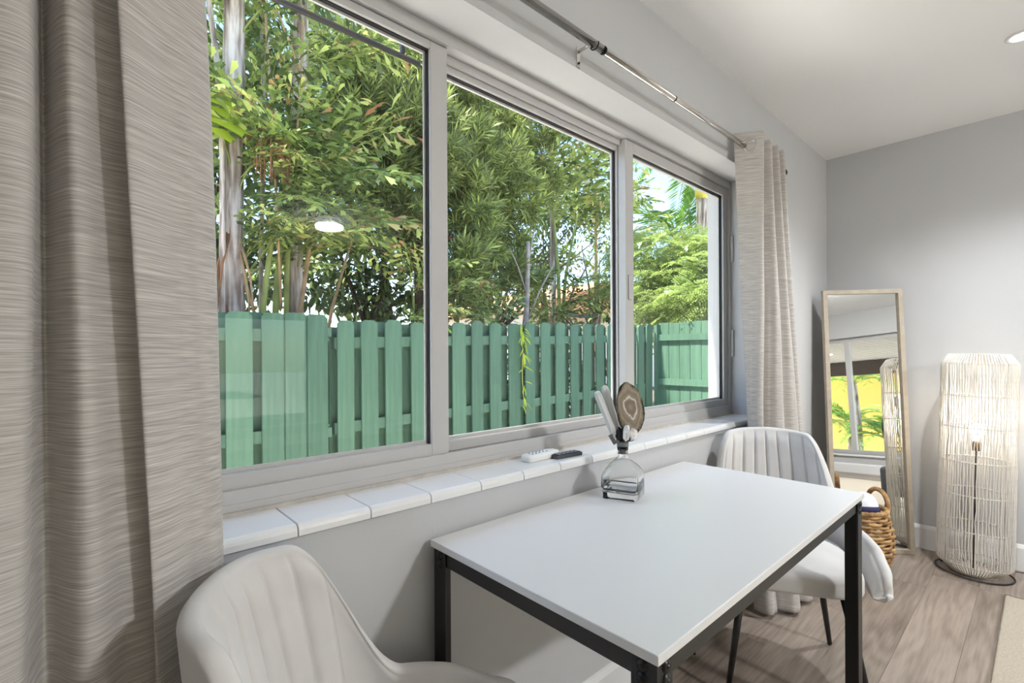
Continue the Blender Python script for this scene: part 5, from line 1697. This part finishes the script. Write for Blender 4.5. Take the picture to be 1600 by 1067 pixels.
leafy('low_hedge', 'low dark green hedge of small leaves peeping over the far pickets', b0,
      puffs_px([(880, 495, 4.6, 0.16), (915, 498, 4.7, 0.16), (950, 490, 4.8, 0.18), (985, 495, 4.9, 0.18), (1010, 490, 5.0, 0.2)], b0[0], b0[1]), 34, 'leaf_broad', 0.09, 700,
      trunk_pts=[(0, 0, 0), (0.0, 0, 1.0)], trunk_r=[0.02, 0.018], cat='shrub')
for i, (xa_, n_, lab) in enumerate(((0.2, 4, 'dark undergrowth behind the garden gate boards'), (1.9, 5, 'dark undergrowth behind the pickets under the podocarpus'), (4.0, 5, 'dark undergrowth behind the far pickets by the side fence'))):
    leafy('undergrowth_shrub', lab, (xa_, 4.35, GZ), [(0.42 * k - 0.3, random.uniform(-0.12, 0.12), 0.55 + 0.5 * (k % 2), 0.36, 0.30, 0.55) for k in range(n_)] + [(0.42 * k - 0.3, 0.35, 1.1, 0.36, 0.25, 0.6) for k in range(n_)],
          61 + i, 'leaf_broad', 0.13, 520, trunk_pts=[(0, 0, 0), (0.0, 0, 0.6)], trunk_r=[0.02, 0.018], cat='shrub', group='undergrowth behind the fence')
# dark screen of trees farther back
labs = ['tall far tree behind the gate palms', 'tall far tree behind the clumping palm canes', 'tall far tree behind the bright podocarpus', 'tall far tree behind the broad podocarpus', 'far tree rising left of the orange roof']
for i, (px, Y, blobs) in enumerate((
        (330, 6.6, [(330, 60, 6.6, 0.8), (345, 200, 6.5, 0.75), (340, 330, 6.5, 0.7), (360, 440, 6.4, 0.6), (300, 400, 6.5, 0.7), (390, 90, 6.8, 0.7)]),
        (450, 6.8, [(430, 180, 6.8, 0.7), (470, 300, 6.7, 0.6), (440, 420, 6.6, 0.6), (500, 430, 6.8, 0.6), (440, 40, 7.0, 0.8), (500, 200, 7.0, 0.7)]),
        (600, 7.4, [(560, 60, 7.4, 0.75), (640, 40, 7.6, 0.8), (600, 190, 7.3, 0.8), (580, 330, 7.2, 0.7), (640, 440, 7.2, 0.6), (560, 460, 7.2, 0.6), (660, 200, 7.5, 0.8)]),
        (740, 7.6, [(720, 130, 7.6, 0.7), (760, 190, 7.7, 0.8), (740, 320, 7.5, 0.8), (790, 400, 7.4, 0.6), (720, 440, 7.3, 0.6), (810, 260, 7.8, 0.7)]),
        (850, 8.4, [(850, 330, 8.4, 0.7), (880, 290, 8.5, 0.6), (830, 430, 8.3, 0.6), (870, 400, 8.3, 0.5), (920, 330, 8.8, 0.6)]))):
    b0 = mk(px, Y)
    leafy('background_tree', labs[i], b0, puffs_px(blobs, b0[0], b0[1]), 50 + i, 'leaf_far', 0.17, 330,
          trunk_pts=[(0, 0, 0), (0.1, 0, 1.5), (0.0, 0, 3.0)], trunk_r=[0.12, 0.10, 0.07], group='tall trees at the back of the garden')

# the garden goes on behind the gate, past the curtain
for i, (x, y, lab) in enumerate(((-0.9, 6.5, 'tall far tree behind the middle of the long gate'), (-2.6, 6.6, 'tall far tree behind the far end of the long gate'), (-4.4, 6.9, 'tall far tree beyond the end of the long gate'))):
    q = random.Random(300 + i)
    leafy('background_tree', lab, (x, y, GZ), [(q.uniform(-0.7, 0.7), q.uniform(-0.4, 0.4), 1.3 + 0.62 * k, 0.85, 0.7, 0.7) for k in range(7)], 140 + i, 'leaf_far', 0.17, 300,
          trunk_pts=[(0, 0, 0), (0.1, 0, 1.5), (0.0, 0, 3.2)], trunk_r=[0.12, 0.10, 0.07], group='tall trees at the back of the garden')
fishtail_palm(-0.75, 4.6, 'fishtail palm with a slim pale trunk behind the middle of the long gate',
    [([(0, 0, 0), (0.03, 0, 1.6), (0.0, 0, 3.2), (0.05, 0, 4.8)], [0.085, 0.075, 0.065, 0.05], 'palm_bark')],
    ring_fronds(16, 61, (2.2, 4.8), (-PI, PI), s=(0.7, 1.0), pitch=(0.2, 0.9)), 62)
for i, (xa_, lab) in enumerate(((-1.6, 'dark undergrowth behind the middle of the long gate'), (-3.2, 'dark undergrowth behind the far end of the long gate'))):
    leafy('undergrowth_shrub', lab, (xa_, 4.4, GZ), [(0.42 * k - 0.3, random.uniform(-0.1, 0.1), 0.6 + 0.5 * (k % 2), 0.36, 0.30, 0.6) for k in range(4)],
          161 + i, 'leaf_broad', 0.13, 520, trunk_pts=[(0, 0, 0), (0.0, 0, 0.6)], trunk_r=[0.02, 0.018], cat='shrub', group='undergrowth behind the fence')

# vine spilling over the fence
vn = empty('hanging_vine', (at(812, 3.55), FYY - 0.03, 1.48))
tag(vn, 'thin leafy vine hanging down over the green pickets', 'vine')
MB().tube([(0.0, 0.06, 0.02), (0.02, -0.01, 0.0), (0.05, -0.015, -0.25), (0.04, -0.015, -0.55), (0.07, -0.015, -0.85)], 0.005, 5).build('stem', 'cane_green', vn)
lvm = np_mesh('leaf', np.array(LANCE[0]), np.array(LANCE[1]), ['leaf_yellow'])
q = random.Random(5)
for i in range(30):
    z = -q.uniform(0.0, 0.85) if i > 9 else -q.uniform(0.08, 0.2)
    o = inst('leaf', lvm, vn, (0.04 + q.uniform(-0.02, 0.02), -0.03, z), (q.uniform(-0.6, 0.6), q.uniform(0.2, 1.3), q.uniform(-PI, 0)), (1, 1, 1))
    s = q.uniform(0.07, 0.15); o.scale = (s, s, s)

# feathery tree on the right, with white blossom
def feather_template(seed):
    q = random.Random(seed); md, ml = [], []
    for k in range(9):
        t = (k + 1) / 10
        for sd in (1, -1):
            for j in range(7):
                u = (j + 1) / 8
                px__ = 0.30 * t + 0.09 * u * 0.6; py__ = sd * 0.11 * u * (1 - 0.5 * abs(t - 0.4))
                md.append((0.6, sd * 0.5 + (0.6 if j % 2 else -0.6), q.uniform(-0.2, 0.2)))
                ml.append((px__, py__, -0.12 * t * t - 0.05 * u * u))
    mats = frames(np.array(md), np.array([q.uniform(-0.4, 0.4) for _ in md])) * 0.030
    V, F = scatter([(0, 0, 0), (0.5, 0.28, 0), (1, 0, 0), (0.5, -0.28, 0)], [(0, 1, 3), (1, 2, 3)], mats, np.array(ml))
    return V, F
FT = [feather_template(i) for i in range(3)]
xq, yq = 7.6, 4.3
ft = empty('feathery_tree', (xq, yq, GZ))
tag(ft, 'feathery light green tree with fine leaflets and white blossom behind the side fence', 'tree')
trunk('trunk', ft, [(0, 0, 0), (0.05, 0, 1.2), (0.1, 0.05, 2.0), (0.0, 0.1, 3.2)], [0.09, 0.08, 0.06, 0.03], 'bark_pale')
g = np.random.default_rng(77)
parts = []
ftp = [(1040, 395, 6.9), (1085, 400, 7.2), (1010, 430, 6.8), (1060, 435, 6.9), (1095, 430, 7.0), (1030, 475, 6.7), (1075, 480, 6.6), (1100, 470, 6.7), (1000, 400, 7.3), (1125, 410, 7.3), (1150, 390, 7.4), (1130, 460, 6.9), (980, 450, 7.0)]
blc = []
for px, py, X in ftp:
    s = (px - 800) / 758
    d = X / (0.673 + 0.74 * s); Yq = d * (0.74 - 0.673 * s); z = CH + d * (550 - py) / 758
    c = np.array([X - xq, Yq - yq, z - GZ])
    n_ = 95
    dd = g.normal(size=(n_, 3)); dd /= np.linalg.norm(dd, axis=1)[:, None]
    pos = c + dd * np.array([0.42, 0.36, 0.26]) * g.uniform(0.5, 1, n_)[:, None]
    dirs = dd * np.array([1, 1, 0.3]) + np.array([-0.2, -0.2, 0.0])
    mats = frames(dirs, g.normal(size=n_) * 0.4) * g.uniform(0.8, 1.3, n_)[:, None, None]
    for k in range(3):
        v, f = scatter(FT[k][0], FT[k][1], mats[k::3], pos[k::3]); parts.append((v, f, 0))
    MB().tube([(0.06, 0.05, min(2.2, max(0.8, z - GZ - 0.4))), tuple(c * 0.5 + np.array([0.03, 0.03, min(2.2, max(0.8, z - GZ - 0.4)) * 0.5 + 0.05])), tuple(c)], [0.022, 0.014, 0.006], 5).build('branch', 'bark_pale', ft)
    for _ in range(5):
        blc.append(c + g.normal(size=3) * np.array([0.3, 0.3, 0.15]))
V, F, I = merge(parts)
o = bpy.data.objects.new('foliage', np_mesh('foliage', V, F, ['leaf_feather'])); link(o, ft); o['kind'] = 'stuff'
blc = np.array(blc)
md = g.normal(size=(len(blc) * 5, 3)); mats = frames(md, g.uniform(0, 6, len(md))) * 0.06
v, f = scatter(OVAL[0], OVAL[1], mats, np.repeat(blc, 5, axis=0))
o = bpy.data.objects.new('blossom', np_mesh('blossom', v, f, ['blossom'])); link(o, ft); o['kind'] = 'stuff'

# ornamental palm with yellow crownshaft
def on_x(px, X):
    s = (px - 800) / 758
    d = X / (0.673 + 0.74 * s)
    return d * (0.74 - 0.673 * s), d
XP = 9.6
YP, DP = on_x(1098, XP)
cpz = CH + DP * (550 - 312) / 758 - GZ
op = empty('ornamental_palm', (XP, YP, GZ))
tag(op, 'tall palm with ringed grey trunk and yellow crownshaft against the blue sky', 'palm tree')
trunk('trunk', op, [(0.15, 0, 0), (0.12, 0, 1.5), (0.04, 0, 3.0), (0, 0, cpz)], [0.16, 0.14, 0.12, 0.105], 'palm_bark')
MB().lathe([(0.10, cpz - 0.02), (0.135, cpz + 0.10), (0.125, cpz + 0.45), (0.09, cpz + 0.85), (0.05, cpz + 1.0)], 16, True).build('crownshaft', 'crownshaft', op)
q = random.Random(12)
for i in range(13):
    a = 2 * PI * i / 13 + q.uniform(-0.2, 0.2)
    inst('frond', PF[i % 3], op, (0, 0, cpz + 0.85), (0, -q.uniform(-0.55, 0.35), a), (1.25, 1.25, 1.25))
Y2, D2 = on_x(1060, 10.5)
z2 = CH + D2 * (550 - 360) / 758 - GZ
op2 = empty('ornamental_palm', (10.5, Y2, GZ))
tag(op2, 'lower bushy palm with arching fronds behind the feathery tree', 'palm tree')
trunk('trunk', op2, [(0, 0, 0), (0.05, 0, 1.5), (0.0, 0, z2 - 0.3)], [0.14, 0.12, 0.10], 'palm_bark')
for i in range(15):
    a = 2 * PI * i / 15 + q.uniform(-0.2, 0.2)
    inst('frond', PF[i % 3], op2, (0, 0, z2 - 0.3), (0, -q.uniform(-0.2, 0.7), a), (1.1, 1.1, 1.1))
# far greenery on the right
for i, (px, X, py, r, lab) in enumerate(((1010, 11.5, 440, 1.0, 'far round tree beyond the side fence below the sky'), (1085, 12.0, 430, 1.1, 'far bushy tree behind the palm trunk and side fence'))):
    Yf, Df = on_x(px, X)
    zc = CH + Df * (550 - py) / 758 - GZ
    leafy('background_tree', lab, (X, Yf, GZ), [(0, 0, zc, r, r, r * 0.9), (0.5, -0.8, zc - 0.5, r * 0.8, r * 0.8, r * 0.7), (-0.4, 0.7, zc - 0.6, r * 0.8, r * 0.8, r * 0.7), (0, 0, zc - 1.2, r, r, r * 0.7)],
          90 + i, 'leaf_feather', 0.16, 260, trunk_pts=[(0, 0, 0), (0, 0, 1.5), (0, 0, zc - 0.8)], trunk_r=[0.14, 0.12, 0.08], group='far trees beyond the side fence')

# neighbour's house with orange roof
YH = 11.0
xa, xb = at(838, YH), at(985, YH)
zl = zat(880, 489, YH)
nb = empty('neighbour_house', ((xa + xb) / 2, YH, GZ))
tag(nb, 'neighbouring house with a sunlit orange gable and dark fascia behind the trees', 'house')
hwid = (xb - xa) / 2 + 1.5
cx_ = 1.5
MB().box((cx_ - hwid, 0.5, 0), (cx_ + hwid, 6, zl - GZ)).build('wall', 'house_cream', nb)
zr = 1.35
b_ = MB().prism([(cx_ - hwid - 0.4, zl - GZ), (cx_ + hwid + 0.4, zl - GZ), (cx_, zl - GZ + zr)], 6.2, 'y', 0.1)
o = b_.build('roof', 'roof_orange', nb)
bm = bmesh.new(); bm.from_mesh(o.data); bmesh.ops.recalc_face_normals(bm, faces=bm.faces); bm.to_mesh(o.data); bm.free()
MB().box((cx_ - hwid - 0.5, 0.0, zl - GZ - 0.12), (cx_ + hwid + 0.5, 0.1, zl - GZ)).build('fascia', 'fascia_dark', nb)

# ------------------------------------------------------------------ behind the back window (seen in the mirror)
YPo = YB - 0.2
pr_ = empty('porch_roof', (1.2, YPo, 2.36))
tag(pr_, 'ribbed white porch roof outside the back window', 'porch roof')
MB().box((-7.4, -5.6, 0.03), (3.4, 0.0, 0.08)).build('roof_sheet', 'porch_white', pr_)
sl = MB().box((-0.06, -5.58, 0.0), (0.06, -0.01, 0.03)).mesh('slat', 'porch_white')
for i in range(66):
    inst('slat', sl, pr_, (-7.3 + i * 0.162, 0, 0))
MB().box((-7.4, -5.72, -0.36), (3.4, -5.61, 0.03)).build('beam', 'beam_dark', pr_)
for x in (-7.2, 3.2):
    MB().box((x - 0.05, -5.72, GZ - 2.36), (x + 0.05, -5.61, -0.36)).build('post', 'porch_white', pr_)
pc = empty('porch_lamp_offscreen', (-1.15, -8.1, 2.36))
tag(pc, 'round porch lamp on the ribbed white porch roof outside', 'porch lamp')
MB().lathe([(0.0, -0.03), (0.13, -0.03), (0.15, -0.015), (0.15, 0.0), (0, 0)], 32, False).build('diffuser_offscreen', 'porch_diffuser', pc)
MB().lathe([(0.15, -0.012), (0.165, -0.012), (0.165, 0.0), (0.15, 0.0)], 32, False).build('rim', 'porch_white', pc)
yh = empty('yellow_house', (-3.0, -16.0, GZ))
tag(yh, 'yellow rendered house across the patio outside the back window', 'house')
MB().box((-6, -3, 0), (6, 0, 2.9)).build('wall', 'house_yellow', yh)
MB().box((-6.3, -3.3, 2.9), (6.3, 0.4, 3.05)).build('roof', 'porch_white', yh)
for x in (-3.5, 0.3, 3.6):
    wv_ = MB().box((x - 0.5, 0.0, 0.9), (x + 0.5, 0.04, 2.1)).build('window', 'frame_white', yh)
    MB().box((x - 0.42, 0.04, 0.98), (x + 0.42, 0.05, 2.02)).build('pane', 'pipe_dark', wv_)
for k, (x, y, h, n_, lab) in enumerate(((-2.9, -12.6, 1.0, 18, 'leafy palm on the patio in front of the yellow house wall'), (-1.5, -11.8, 0.6, 18, 'low spreading palm on the patio before the yellow house'), (-4.2, -12.6, 1.1, 14, 'palm at the far end of the patio'), (-2.2, -11.6, 2.2, 14, 'tall patio palm whose fronds hang below the porch beam'))):
    t = empty('patio_palm', (x, y, GZ))
    tag(t, lab, 'palm', 'palms on the patio')
    trunk('trunk', t, [(0, 0, 0), (0.03, 0, h * 0.5), (0, 0, h)], [0.10, 0.09, 0.07], 'palm_bark')
    q = random.Random(200 + k)
    for i in range(n_):
        a = 2 * PI * i / n_ + q.uniform(-0.2, 0.2)
        inst('frond', PF[i % 3], t, (0, 0, h), (0, -q.uniform(-0.1, 0.9), a), (0.75, 0.75, 0.75))
wc = empty('wicker_chair', (0.80, -6.9, GZ), R(30))
tag(wc, 'dark wicker patio chair outside the back window', 'chair')
b_ = MB()
for i in range(15):
    a = PI * i / 14
    MB().tube([(0.25 * math.cos(a), 0.05, 0.45), (0.30 * math.cos(a), 0.12 + 0.1 * math.sin(a), 0.8), (0.34 * math.cos(a), 0.16 + 0.14 * math.sin(a), 0.75 + 0.55 * math.sin(a))], 0.008, 5).build('back_cane', 'wicker_dark', wc)
MB().tube([(0.34 * math.cos(a), 0.16 + 0.14 * math.sin(a), 0.75 + 0.55 * math.sin(a)) for a in np.linspace(0, PI, 24)], 0.018, 7).build('back_rim', 'wicker_dark', wc)
MB().lathe([(0, 0.42), (0.30, 0.42), (0.32, 0.44), (0.30, 0.46), (0, 0.46)], 24, False).build('seat', 'wicker_dark', wc)
for i in range(4):
    a = PI / 4 + i * PI / 2
    MB().tube([(0.22 * math.cos(a), 0.22 * math.sin(a), 0.42), (0.27 * math.cos(a), 0.27 * math.sin(a), 0)], 0.016, 7).build('leg', 'wicker_dark', wc)
bpy.context.view_layer.update()
